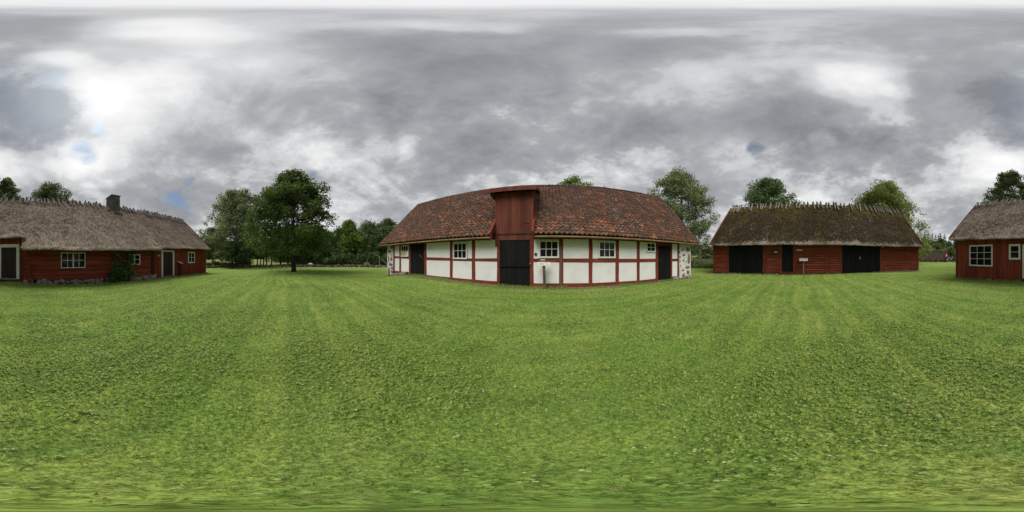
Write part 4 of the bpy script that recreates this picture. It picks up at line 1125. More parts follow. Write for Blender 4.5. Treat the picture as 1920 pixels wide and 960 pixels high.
# ------------------------------------------------------------------ the thatched barn
def build_barn_r():
    fr = FR
    B = house('thatched_barn', fr, 'dark red barn with mossy brown thatch and two pairs of black doors', 'barn')
    u0, u1 = fr.U(1337.5), fr.U(1722); DEP = 9.3; ry = 4.62
    ZT = 3.0
    ridge = lambda u: (ry, float(np.interp(u, [-9.6, -5, 0, 6, 12.8], [8.28, 8.17, 8.14, 8.16, 8.32])))
    eave = lambda u: (-.5, float(np.interp(u, [-9.5, -7, 0, 9, 12.8], [2.94, 2.84, 2.80, 2.80, 2.93])))
    mb = MB(); mb.box(u0 + .03, u1 - .03, .10, DEP, -.6, 2.9)
    for a, b in ((u0 + .05, u0 + .2), (u1 - .2, u1 - .05)):
        zr = ridge(a)[1] - .5
        vs = [(a, .1, 2.9), (a, DEP - .1, 2.9), (a, ry, zr), (b, .1, 2.9), (b, DEP - .1, 2.9), (b, ry, zr)]
        mb.add(vs, [[0, 1, 2], [5, 4, 3], [0, 3, 4, 1], [1, 4, 5, 2], [2, 5, 3, 0]])
    mb.build('wall_core', 'red_boards', B)
    P = fr.P
    def seg(x0, x1, yb0, yb1, n, y=0):
        return log_wall(fr.U(x0), fr.U(x1), P(x0, yb0)[1], P(x1, yb1)[1], ZT, y, n).build('plank_wall', 'red_logs', B)
    def post(x0, x1, yb, xt0=None, xt1=None, y=-.035, mat='red_timber'):
        a, b = fr.U(x0), fr.U(x1); c, d = fr.U(xt0 or x0), fr.U(xt1 or x1); z = P(x0, yb)[1]
        MB().slab([(a, z), (b, z), (d, ZT - .02), (c, ZT - .02)], y, .08).build('post', mat, B, bevel=.01)
    seg(1340, 1364, 511.5, 511.5, 6); post(1337.3, 1341, 512); post(1362.5, 1366.6, 511.8)
    seg(1436, 1466, 512.5, 512.5, 8); post(1429.3, 1434.2, 514, 1432, 1436.6); post(1434.6, 1437.4, 513, 1437.2, 1439.4, -.02); post(1456.5, 1459, 512.5, y=-.02); post(1460.5, 1465, 512.5, 1463, 1466.8)
    seg(1487, 1579, 513, 512.5, 13); post(1486.6, 1491, 513, 1489, 1493); post(1492, 1494.6, 513, y=-.02); post(1546.5, 1549, 513.4, y=-.02); post(1554, 1556.4, 513.4, y=-.02); post(1575.5, 1578.6, 512.6)
    seg(1651, 1721, 510, 506, 11); post(1650, 1653.2, 510.4); post(1719.6, 1722.4, 506.4, y=-.03)
    MB().box(fr.U(1463), fr.U(1488), -.03, .08, P(1476, 513)[1], P(1476, 509.8)[1]).build('threshold', 'red_timber', B)
    # doors
    def leaf(x0, x1, yt, yb0, yb1, y=-.0, **k):
        zt = P((x0 + x1) / 2, yt)[1]
        return door(B, fr.U(x0), fr.U(x1), P(x0, yb0)[1], P(x1, yb1)[1], max(zt, 2.75), y, 'black_paint', width=.22, **k)
    leaf(1366.8, 1397.6, 462, 513.6, 513.6); leaf(1398, 1429.6, 462, 513.6, 513.6)
    d = leaf(1465.4, 1487, 464, 509.6, 509.6, .01)
    leaf(1579, 1608.6, 461, 512.2, 511.8); d = leaf(1609.2, 1649.8, 461, 511.6, 510.2)
    MB().box(fr.U(1605), fr.U(1609), -.06, -.012, P(1607, 511.6)[1], 2.7).build('door_stop', 'black_paint', d)
    u, z = P(1612.4, 483.5); MB().box(u - .05, u + .05, -.07, -.03, z - .12, z + .10).build('padlock', 'pink_plastic', d, bevel=.01)
    MB().box(fr.U(1398) - .05, fr.U(1398) + .06, -.05, -.012, P(1398, 513.4)[1], 2.7).build('door_stop', 'black_paint', B)
    MB().box(u0 - .05, u1 + .05, -.05, .12, 2.74, 3.0).build('wall_plate', 'dark_wood', B)
    # foundation
    st = B; row = [(u0 - .2 + .28 * i, -.06, -.24 + .012 * i) for i in range(13)] + [(fr.U(1436) + .3 * i, -.05, -.05) for i in range(5)]
    stones_row(st, row, .17, .10, 300)
    row = [(fr.U(1664) + (u1 + .1 - fr.U(1664)) * i / 17, -.04, .02 - .008 * i) for i in range(18)]
    stones_row(st, row, .2, .10, 340)
    thatch(B, -9.55, 12.85, eave, ridge, DEP, 'mossy_thatch', nu=210, ns=46, seed=21, straws=16000, amp=.055, eamp=.03, thick=.24)
    for u in (-9.62, 12.86):
        y, z = eave(u); yr, zr = ridge(u)
        a = np.array([u, y - .06, z + .06]); b = np.array([u, yr, zr + .08]); W = np.array([.04, 0, 0]); Hh = np.array([0, .02, -.24])
        MB().hexa([a, a + W, b + W, b, a + Hh, a + W + Hh, b + W + Hh, b + Hh]).build('barge_board', 'red_trim', B)
    us = []; u = -9.2
    while u < 12.6: us.append(u); u += random.uniform(.26, .74)
    ridge_sticks(B, us, ridge, L=1.35, top=.20, slope=1.05)
    # loose straw hanging at the eave
    for (x, y) in ((1695, 459.5), (1654.5, 463)):
        mb = MB()
        u, z = P(x, y, -.5)
        for k in range(26):
            a = jit(.10); l = random.uniform(.12, .34) * (1 if x > 1660 else .7)
            mb.add([(u + a - .012, -.56 + jit(.06), z + .10), (u + a + .012, -.56 + jit(.06), z + .10), (u + a * 1.5 + jit(.05), -.60 + jit(.06), z + .10 - l)], [[0, 1, 2]])
        mb.build('straw_tuft', 'straw_tuft', B)
    # hanging sign with white lettering marks, pale plate
    u, z = P(1455, 472.4)
    s = MB(); s.box(u - .30, u + .24, -.16, -.12, z - .16, z + .16); s = s.build('sign_board', 'black_print', B)
    for (p, q, zz, hh) in ((-.10, .12, .055, .035), (-.20, .20, -.045, .06)):
        w = MB(); x = p
        while x < q: l = random.uniform(.03, .05); w.box(u + x, u + min(x + l, q), -.166, -.161, z + zz - hh / 2, z + zz + hh / 2); x += l + .014
        w.build('lettering', 'white_print', s)
    MB().box(u - .38, u - .33, -.20, -.02, z - .30, z + .22).build('sign_bracket', 'dark_metal', B)
    u, z = P(1499.2, 469.2); MB().box(u - .26, u + .26, -.05, -.02, z - .07, z + .07).build('name_plate', 'cream_card', B)

# ------------------------------------------------------------------ information boards
def board_stand(x, y_base, y_top, label, dist=None, lean=(0, 0), w=.5, l=.34, tilt=35, pmat='post_wood', face=None, pw=.045, side_tilt=0):
    gx, gy, gz, r = ground_at(x, y_base)
    if dist: gx, gy = polar(az_of(x), dist); gz = tz(gx, gy); r = dist
    t = empty('information_board', (gx, gy, gz), -R(face if face is not None else az_of(x)))
    tag(t, label, 'information board', 'information boards on posts')
    ht = H + r * math.tan(R(el_of(y_top))) - gz
    mb = MB(); mb.hexa([(-pw, -pw, -.1), (pw, -pw, -.1), (pw + lean[0], -pw + lean[1], ht - .03), (-pw + lean[0], -pw + lean[1], ht - .03), (-pw, pw, -.1), (pw, pw, -.1), (pw + lean[0], pw + lean[1], ht + .02), (-pw + lean[0], pw + lean[1], ht + .02)])
    mb.build('post', pmat, t, bevel=.006)
    c = np.array([lean[0], lean[1] - .03, ht + .03]); ta = R(tilt); sx = np.array([math.cos(R(side_tilt)), 0, math.sin(R(side_tilt))]); sy = np.array([0, math.cos(ta), math.sin(ta)]); n = np.cross(sx, sy)
    q = lambda a, b, k: c + sx * a + sy * b + n * k
    pn = MB().hexa([q(-w / 2, -l / 2, 0), q(w / 2, -l / 2, 0), q(w / 2, l / 2, 0), q(-w / 2, l / 2, 0), q(-w / 2, -l / 2, .02), q(w / 2, -l / 2, .02), q(w / 2, l / 2, .02), q(-w / 2, l / 2, .02)]).build('panel', 'pale_card', t)
    blocks = (('heading', [(.36, .05, .42, .06)]), ('text_block', [(.22 - .12 * k, -.42, .02 + .3 * (k % 2), .022) for k in range(5)]), ('text_block', [(-.02 - .12 * k, .12, .42, .022) for k in range(3)]))
    for nm, rows in blocks:
        pr = MB()
        for (b, a0, a1, h) in rows:
            a = a0
            while a < a1:
                e = min(a + random.uniform(.03, .08), a1)
                if nm == 'text_block': e = min(e, .07) if a0 < 0 else e
                if e <= a: break
                p4 = [q(a * w, (b - h) * l, .0225), q(e * w, (b - h) * l, .0225), q(e * w, (b + h) * l, .0225), q(a * w, (b + h) * l, .0225)]
                pr.hexa(p4 + [p + n * .001 for p in p4]); a = e + .02
        pr.build(nm, 'black_print', pn)
    return t

# ------------------------------------------------------------------ trees
def leaf_quads(cent, nrm_bias, size, n_per, spread, flat=.7):
    """Small folded leaves around clump centres."""
    K = len(cent)
    n_per = np.broadcast_to(n_per, (K,)).astype(int)
    idx = np.repeat(np.arange(K), n_per); n = len(idx)
    off = rng.normal(0, 1, (n, 3)); off = unit(off) * (rng.random((n, 1)) ** .45)
    sp = spread[idx] if hasattr(spread, '__len__') else spread
    off = off * np.reshape(sp, (-1, 1)) * np.array([1, 1, flat])
    c = cent[idx] + off
    nr = unit(rng.normal(0, .62, (n, 3)) + np.array([0, 0, .55]) + .55 * unit(off))
    a = unit(np.cross(nr, rng.normal(0, 1, (n, 3)))); b = np.cross(nr, a)
    s = size * rng.uniform(.6, 1.35, n)[:, None]
    v = np.stack([c - a * s * .62, c + b * s * .36 - nr * s * .10, c + a * s * .62 - nr * s * .16, c - b * s * .36 - nr * s * .10], 1)
    return v.reshape(-1, 3), (np.arange(n)[:, None] * 4 + np.arange(4)[None])

def make_tree(name, loc, height, rad, label, group, leaf, bark='bark', crown_base=.2, n_clump=90, leaves=9000, leaf_size=.22, trunk_r=.25, seed=0, shape='round', clump_r=.16, limbs=9, lean=(0, 0), squash=(1, 1), gap=.40, cat='tree'):
    global rng
    rng = np.random.default_rng(seed + 100); rnd = random.Random(seed + 50)
    n_clump = int(n_clump * 1.75); leaves = int(leaves * 1.6); gap -= .05; clump_r *= 1.12
    t = empty(name, loc, 0); tag(t, label, cat, group)
    zc0 = height * crown_base; ch = height - zc0
    # trunk with a few bends
    nseg = 8; pts = []; rads = []; bx, by = rnd.uniform(-.03, .03), rnd.uniform(-.03, .03)
    for i in range(nseg + 1):
        k = i / nseg; z = -.15 + k * (height * .86)
        pts.append(np.array([lean[0] * k * k + bx * height * math.sin(k * 3.0) * .5, lean[1] * k * k + by * height * math.sin(k * 2.6 + 1) * .5, z]))
        rads.append(trunk_r * ((1 - k) ** .85 * .92 + .06) * (1.35 if i == 0 else 1))
    mb = MB(); mb.tube(pts, rads, 9)
    trunk_at = lambda z: np.array([np.interp(z, [p[2] for p in pts], [p[0] for p in pts]), np.interp(z, [p[2] for p in pts], [p[1] for p in pts]), z])
    # crown profile: radius as a share of rad at height share h
    prof = {'round': ([0, .12, .35, .6, .82, .95, 1], [.45, .82, 1, .92, .68, .38, .08]),
            'broad': ([0, .08, .3, .55, .8, .95, 1], [.62, .92, 1, .88, .62, .35, .1]),
            'tall': ([0, .2, .45, .7, .88, 1], [.5, .85, 1, .82, .52, .1]),
            'egg': ([0, .08, .28, .55, .76, .9, 1], [.80, 1, .97, .76, .53, .30, .06]),
            'skirt': ([0, .1, .3, .6, .85, 1], [.9, 1, .95, .8, .5, .12]),
            'cone': ([0, .08, .5, .85, 1], [.85, 1, .55, .2, .02])}[shape]
    cand = rng.random((n_clump * 6, 3)); az = cand[:, 0] * 2 * np.pi; hh = cand[:, 1] ** .9; rr = np.sqrt(.10 + .90 * cand[:, 2])
    R_ = np.interp(hh, prof[0], prof[1]) * rad
    lump = .36 + 1.18 * fbm(np.stack([np.cos(az) * 1.9, np.sin(az) * 1.9, hh * 3.6], -1), 3, seed)
    p = np.stack([np.cos(az) * R_ * rr * lump * squash[0], np.sin(az) * R_ * rr * lump * squash[1], zc0 + hh * ch * (.93 + .10 * (lump - .9))], -1)
    tr = np.stack([np.interp(p[:, 2], [q[2] for q in pts], [q[0] for q in pts]), np.interp(p[:, 2], [q[2] for q in pts], [q[1] for q in pts]), 0 * az], -1)
    p = p + tr
    hole = fbm(p / (rad * .42) + seed * 3.1, 3, seed + 5)
    ok = hole > gap
    p = p[ok][:n_clump]
    # spread clumps apart a little
    # limbs
    ends = p[rng.choice(len(p), min(limbs, len(p)), replace=False)]
    nodes = [np.array(q) for q in pts[2:]]; nrad = list(rads[2:])
    for e in ends:
        z0 = max(zc0 * .75, min(e[2] - np.hypot(e[0], e[1]) * rnd.uniform(.45, .9), height * .75)); s = trunk_at(z0)
        mid = s * .5 + e * .5 + np.array([0, 0, -.05 * height * rnd.uniform(0, .6)])
        r0 = trunk_r * .42 * (1 - z0 / height * .6)
        c = [s, s * .75 + mid * .25, mid, mid * .45 + e * .55, e]; mb.tube(c, [r0, r0 * .8, r0 * .55, r0 * .36, r0 * .12], 6)
        for q, rq in zip(c[1:], (r0 * .8, r0 * .55, r0 * .36, r0 * .12)): nodes.append(q); nrad.append(rq)
    NN = np.array(nodes)
    for q in p:
        d = np.linalg.norm(NN - q, axis=1) + np.maximum(0, NN[:, 2] - q[2]) * .8
        k = int(np.argmin(d)); a = NN[k]
        if np.linalg.norm(a - q) < .2: continue
        m = a * .45 + q * .55 + np.array([0, 0, .06 * np.linalg.norm(a - q)])
        r0 = min(nrad[k] * .5, trunk_r * .13)
        mb.tube([a, m, q], [r0, r0 * .6, r0 * .22], 4, False)
    mb.build('trunk', bark, t, smooth_shade=True)
    sp = rad * clump_r * rng.uniform(.65, 1.35, len(p))
    per = np.maximum(3, (leaves / len(p) * (sp / sp.mean()) ** 2)).astype(int)
    v, f = leaf_quads(p, None, leaf_size, per, np.repeat(sp, 1), .72)
    mesh_np('crown', v, f, leaf, t)
    return t

def conifer(name, loc, height, rad, label, group, seed=0):
    global rng
    rng = np.random.default_rng(seed + 900)
    t = empty(name, loc); tag(t, label, 'conifer', group)
    MB().tube([(0, 0, -.2), (0, 0, height * .5), (0, 0, height)], [.22, .13, .02], 7).build('trunk', 'bark', t)
    V = []; n = 2600
    h = rng.random(n) ** .8; a = rng.random(n) * 6.28; lay = np.round(h * 16) / 16
    rr = rad * (1 - h) ** .85 * np.sqrt(rng.random(n)) * (.75 + .5 * vnoise(np.stack([np.cos(a) * 2, np.sin(a) * 2, lay * 9], -1), seed)) + .08
    c = np.stack([np.cos(a) * rr, np.sin(a) * rr, height * (.06 + .94 * (lay * .6 + h * .4)) - rr * .28], -1)
    out = np.stack([np.cos(a), np.sin(a), -.35 + 0 * a], -1); side = np.stack([-np.sin(a), np.cos(a), rng.normal(0, .3, n)], -1)
    s = rng.uniform(.35, .75, n)[:, None] * height / 16
    v = np.stack([c - out * s * .5, c + side * s * .22, c + out * s * .8, c - side * s * .22], 1)
    mesh_np('crown', v.reshape(-1, 3), np.arange(n)[:, None] * 4 + np.arange(4)[None], 'needle_leaves', t)
    return t

def bush(name, loc, w, d, h, label, leaf, n=2200, size=.16, seed=0, group=None, cat='bush', rz=0):
    global rng
    rng = np.random.default_rng(seed + 400)
    t = empty(name, loc, rz); tag(t, label, cat, group)
    k = 26; a = rng.random(k) * 6.28; r_ = np.sqrt(rng.random(k)); hz = rng.random(k)
    c = np.stack([np.cos(a) * r_ * w * .8, np.sin(a) * r_ * d * .8, .12 * h + hz * h * .75 * (1 - .45 * r_)], -1)
    v, f = leaf_quads(c, None, size, np.full(k, n // k), np.full(n // k * k, min(w, h) * .34), .9)
    v[:, 2] = np.maximum(v[:, 2], .02)
    mb = MB()
    for i in range(0, k, 2): mb.tube([(c[i, 0] * .15, c[i, 1] * .15, -.05), tuple(c[i] * .6), tuple(c[i])], [.03, .02, .008], 5, False)
    mb.build('stems', 'bark', t); mesh_np('foliage', v, f, leaf, t)
    return t

def spot(x, dist): gx, gy = polar(az_of(x), dist); return (gx, gy, tz(gx, gy))
def hgt(x, ytop, dist): p = spot(x, dist); return H + dist * math.tan(R(el_of(ytop))) - p[2]
def wid(px, dist): return dist * math.tan(R(px * .1875))

def build_trees():
    # the broad tree on the lawn
    gx, gy, gz, r = ground_at(548.5, 509.6)
    make_tree('lawn_tree', (gx, gy, gz), H + r * math.tan(R(30.1)) - gz, wid(90, r), 'big dark maple standing alone on the lawn in front of the stone wall', None, 'maple_leaves', crown_base=.165, n_clump=330, leaves=34000,
              leaf_size=.20, trunk_r=.27, seed=3, shape='egg', clump_r=.112, limbs=26, gap=.44)
    T = lambda name, x, yt, dist, hw, label, leaf, group='trees beyond the stone wall', **k: make_tree(name, spot(x, dist), hgt(x, yt, dist), wid(hw, dist), label, group, leaf, **k)
    g = 'trees beyond the stone wall'
    T('birch_tree', 443, 349, 37, 62, 'tall loose grey green tree left of the lawn maple', 'grey_leaves', g, crown_base=.14, n_clump=190, leaves=17000, leaf_size=.33, trunk_r=.35, seed=11, shape='tall', clump_r=.15, limbs=16, gap=.42, bark='pale_bark')
    T('hawthorn_tree', 436, 452, 31.5, 34, 'low dark spreading tree behind the wall under the grey green tree', 'forest_leaves', g, crown_base=.28, n_clump=70, leaves=6000, leaf_size=.22, trunk_r=.26, seed=12, shape='broad', gap=.36)
    T('broadleaf_tree', 399, 428, 43, 40, 'mid green tree just past the cottage gable', 'forest_leaves', g, crown_base=.12, n_clump=80, leaves=6000, leaf_size=.32, trunk_r=.25, seed=13, shape='skirt')
    T('broadleaf_tree', 467, 425, 38.5, 22, 'tree with thick reddish trunk left of the slender trunks', 'forest_leaves', g, crown_base=.25, n_clump=60, leaves=4500, leaf_size=.3, trunk_r=.52, seed=14, shape='tall', bark='pale_bark')
    for i, (x, w) in enumerate(((483, 'leftmost'), (488.5, 'second from left'), (494, 'middle'), (500, 'fourth from left'), (509, 'rightmost'))):
        T('slender_tree', x, 428 + 4 * (i % 3), 41 + (i % 2) * 2, 15, 'slender bare trunk left of the maple trunk, %s of the row of five' % w, 'forest_leaves', 'slender trees behind the stone wall', crown_base=.27, n_clump=36, leaves=2600, leaf_size=.3, trunk_r=.17, seed=20 + i, shape='tall')
    rest = [(526, 425, 46, 35, 'tall trunk between the slender row and the maple trunk', .25, 'tall'), (540, 430, 50, 35, 'thin trunk seen close beside the maple trunk on its left', .24, 'tall'), (575, 425, 50, 45, 'dark tree behind the maple, low branches above the white boulders', .10, 'skirt'), (606, 432, 47, 45, 'dark tree showing under the right side of the maple crown', .06, 'skirt'),
            (632, 440, 49, 32, 'lower dark tree left of the pointed bright green one', .05, 'skirt'), (655, 413, 47, 36, 'pointed fresh green tree left of the well sweep', .05, 'egg'), (690, 416, 54, 44, 'broad dark green tree behind the well sweep', .06, 'skirt'), (725, 407, 52, 36, 'tallest tree of the far row, beside the tiled barn gable', .08, 'tall'), (748, 430, 55, 40, 'dark tree half hidden behind the tiled barn gable', .06, 'skirt')]
    for i, (x, yt, d, hw, lb, cb, sh) in enumerate(rest):
        T('broadleaf_tree', x, yt, d, hw, lb, 'hedge_leaves' if x == 655 else 'forest_leaves', g, crown_base=cb, n_clump=120, leaves=9500, leaf_size=.36, trunk_r=.24, seed=30 + i, shape=sh, clump_r=.2, gap=.34)
    # round the yard
    T('ash_tree', 1278, 318, 27, 63, 'tall airy ash tree rising between the tiled barn and the thatched barn', 'ash_leaves', 'tall trees behind the buildings', crown_base=.13, n_clump=210, leaves=21000, leaf_size=.24, trunk_r=.42, seed=41, shape='round', clump_r=.15, limbs=18, gap=.43)
    T('round_tree', 1440, 334, 37, 50, 'dense rounded dark tree above the left half of the mossy thatch', 'dark_leaves', 'tall trees behind the buildings', crown_base=.3, n_clump=170, leaves=14000, leaf_size=.32, trunk_r=.4, seed=42, shape='round', clump_r=.19, gap=.30)
    T('oak_tree', 1658, 342, 37, 78, 'wide yellow green oak behind the right end of the mossy thatch', 'oak_leaves', 'tall trees behind the buildings', crown_base=.06, n_clump=300, leaves=26000, leaf_size=.32, trunk_r=.5, seed=43, shape='skirt', clump_r=.14, limbs=20, gap=.35)
    T('garden_tree', 1075, 335, 30, 66, 'bright green treetop peeping over the ridge of the tiled barn', 'hedge_leaves', 'tall trees behind the buildings', crown_base=.4, n_clump=90, leaves=7000, leaf_size=.3, trunk_r=.3, seed=44, shape='broad', gap=.40)
    T('round_tree', 1893, 319, 28, 42, 'tall dark tree above the left end of the cottage roof', 'dark_leaves', 'tall trees behind the buildings', crown_base=.35, n_clump=130, leaves=12000, leaf_size=.25, trunk_r=.35, seed=45, shape='round', clump_r=.17, gap=.34)
    T('round_tree', 1934, 331, 29, 28, 'dark tree at the back above the cottage door', 'dark_leaves', 'tall trees behind the buildings', crown_base=.4, n_clump=80, leaves=7000, leaf_size=.25, trunk_r=.3, seed=46, shape='round', clump_r=.2, gap=.34)
    T('garden_tree', 94, 346, 30, 46, 'rounded green treetop above the middle of the cottage ridge, left of the chimney', 'forest_leaves', 'tall trees behind the buildings', crown_base=.42, n_clump=90, leaves=7500, leaf_size=.26, trunk_r=.3, seed=47, shape='broad', clump_r=.2, gap=.34)
    # seen through the gap between the barns
    T('field_tree', 1322, 455, 46, 22, 'low bushy tree under the ash on the meadow edge', 'ash_leaves', 'trees across the meadow', crown_base=.04, n_clump=60, leaves=4500, leaf_size=.32, trunk_r=.2, seed=51, shape='skirt', gap=.3)
    T('field_tree', 1338, 461, 75, 16, 'far dark tree at the meadow top beside the thatched barn corner', 'dark_leaves', 'trees across the meadow', crown_base=.04, n_clump=60, leaves=4000, leaf_size=.5, trunk_r=.25, seed=52, shape='skirt', gap=.28)
    T('field_tree', 1308, 458, 62, 16, 'far dark tree behind the ash trunk', 'dark_leaves', 'trees across the meadow', crown_base=.04, n_clump=50, leaves=3500, leaf_size=.45, trunk_r=.25, seed=53, shape='skirt', gap=.28)
    # seen through the gap between the barn and the cottage
    for i, (x, yt, d, hw, lb, mt) in enumerate(((1733, 446, 66, 15, 'green tree against the right edge of the mossy barn roof, before the spruces', 'oak_leaves'), (1751, 450, 78, 14, 'olive tree left above the far cottage chimney', 'olive_leaves'), (1764, 446, 82, 16, 'olive tree above the far cottage gable', 'olive_leaves'),
            (1783, 462, 70, 12, 'green tree right of the far cottage gable', 'olive_leaves'), (1796, 452, 88, 14, 'dark tree just left of the near cottage corner', 'dark_leaves'), (1741, 466, 62, 13, 'low bush-like tree rising behind the far cottage ridge', 'olive_leaves'))):
        T('wood_tree', x, yt, d, hw, lb, mt, 'trees of the far wood', crown_base=.03, n_clump=60, leaves=4500, leaf_size=.42, trunk_r=.25, seed=60 + i, shape='skirt', gap=.28, clump_r=.22)
    for i, (x, yt) in enumerate(((1734, 437), (1740, 436), (1748, 438), (1754, 440), (1760, 440), (1763, 437), (1771, 439), (1778, 455), (1788, 460))):
        d = 104 + 5 * (i % 3)
        conifer('spruce_tree', spot(x, d), hgt(x, yt, d), wid(11, d), 'dark spruce in the far wood, %s from the left above the far cottage' % ('first', 'second', 'third', 'fourth', 'fifth', 'sixth', 'seventh', 'eighth', 'ninth')[i], 'spruces of the far wood', i)
    # bushes behind the stone wall
    bl = [(398, 37, 2.2, 1.5, 'pale green bush at the wall end by the cottage gable'), (413, 37, 2.6, 1.4, 'pale green bush right of the one at the wall end'), (427, 36.5, 1.6, 1.2, 'small dark bush left of the low spreading tree trunk')]
    for i, (x, d, w, h, lb) in enumerate(bl): bush('wall_bush', spot(x, d), w, .9, h, lb, 'hedge_leaves', 1800, .2, i, 'bushes behind the stone wall', rz=-R(az_of(x)))
    bl2 = [(560, 44, 2.6, 2.6, 'dark bush right of the maple trunk behind the wall'), (615, 43, 3.2, 3.0, 'wide dark bush behind the wall, left of the well sweep trees'), (636, 42, 3.0, 3.4, 'dark bush below the lower dark tree'), (660, 42, 3.4, 3.6, 'fresh green bush left of the well crib'), (685, 44, 3.4, 4.2, 'dark bush right behind the well crib'), (708, 44, 3.4, 4.2, 'dark bush behind the sweep post'), (730, 44, 3.2, 4.0, 'dark bush by the tiled barn corner'), (455, 42, 3.0, 2.6, 'feathery bush left of the thick reddish trunk')]
    for i, (x, d, w, h, lb) in enumerate(bl2): bush('understory_bush', spot(x, d), w, 1.6, h, lb, 'forest_leaves', 2800, .28, 20 + i, 'bushes behind the stone wall', rz=-R(az_of(x)))

def woods(name, x0, x1, d0, d1, ytop, label, leaf, n, size, seed):
    """A far wood that reads as one mass."""
    global rng
    rng = np.random.default_rng(seed)
    k = int((x1 - x0) * .1875 / 57.3 * (d0 + d1) / 2 * (d1 - d0) / 14)
    a = np.radians(az_of(rng.uniform(x0, x1, k))); d = rng.uniform(d0, d1, k)
    x, y = d * np.sin(a), d * np.cos(a); g = terrain(x, y)
    top = H + d * np.tan(np.radians(el_of(ytop))) - g; top = top * rng.uniform(.72, 1.06, k)
    cs, sp = [], []
    for i in range(k):
        m = 16
        hz = rng.random(m); r_ = top[i] * .27 * np.sqrt(np.maximum(.05, 1 - (hz * 1.9 - .8) ** 2 * .8)); q = rng.random(m) * 6.28
        cs.append(np.stack([x[i] + np.cos(q) * r_ * .8, y[i] + np.sin(q) * r_ * .8, g[i] + hz * top[i] * .92], -1)); sp += [top[i] * .13] * m
    cs = np.concatenate(cs); per = np.full(len(cs), max(4, n // len(cs)))
    v, f = leaf_quads(cs, None, size, per, np.repeat(np.array(sp), per), .8)
    tag(mesh_np(name, v, f, leaf), label, 'woods', kind='stuff')

def build_woods():
    woods('woods', 500, 775, 62, 82, 432, 'dark continuous wood behind the trees beyond the stone wall', 'forest_leaves', 42000, .60, 501)
    woods('woods', 370, 505, 105, 130, 452, 'far dark wood across the field past the cottage gable', 'forest_leaves', 26000, .95, 502)
    woods('woods', 1700, 1815, 112, 135, 449, 'far spruce wood behind the small far cottage', 'needle_leaves', 26000, 1.0, 503)
    woods('woods', 1285, 1350, 95, 115, 468, 'far dark wood at the top of the meadow', 'dark_leaves', 12000, .9, 504)

# ------------------------------------------------------------------ small and far things
def stone_wall(name, pts, h, label, group=None, seed=0, step=.30, rows=3, size=.2):
    t = empty(name, (pts[0][0], pts[0][1], tz(*pts[0]))); tag(t, label, 'stone wall', group)
    ox, oy, oz = t.location; mb = MB(); k = 0
    rnd = random.Random(seed)
    for (a, b) in zip(pts[:-1], pts[1:]):
        L = math.hypot(b[0] - a[0], b[1] - a[1]); n = int(L / step)
        for i in range(n):
            for r_ in range(rows):
                s = (i + rnd.random()) / n; x = a[0] + (b[0] - a[0]) * s; y = a[1] + (b[1] - a[1]) * s
                x += rnd.uniform(-.16, .16); y += rnd.uniform(-.16, .16)
                z = tz(x, y) + h * (r_ + .4) / rows; q = size * rnd.uniform(.6, 1.35)
                d = 1 + .35 * (_hash(np.arange(12), k, 3, seed) - .5) * 2
                mb.add(np.array([x - ox, y - oy, z - oz]) + ICO_LOW * d[:, None] * np.array([q, q, q * .75]), ICO_LOWF); k += 1
    mb.build('stones', 'wall_stone', t)
    return t

_bm = bmesh.new(); bmesh.ops.create_icosphere(_bm, subdivisions=1, radius=1)
ICO_LOW = np.array([v.co[:] for v in _bm.verts]); ICO_LOWF = [[v.index for v in f.verts] for f in _bm.faces]; _bm.free()

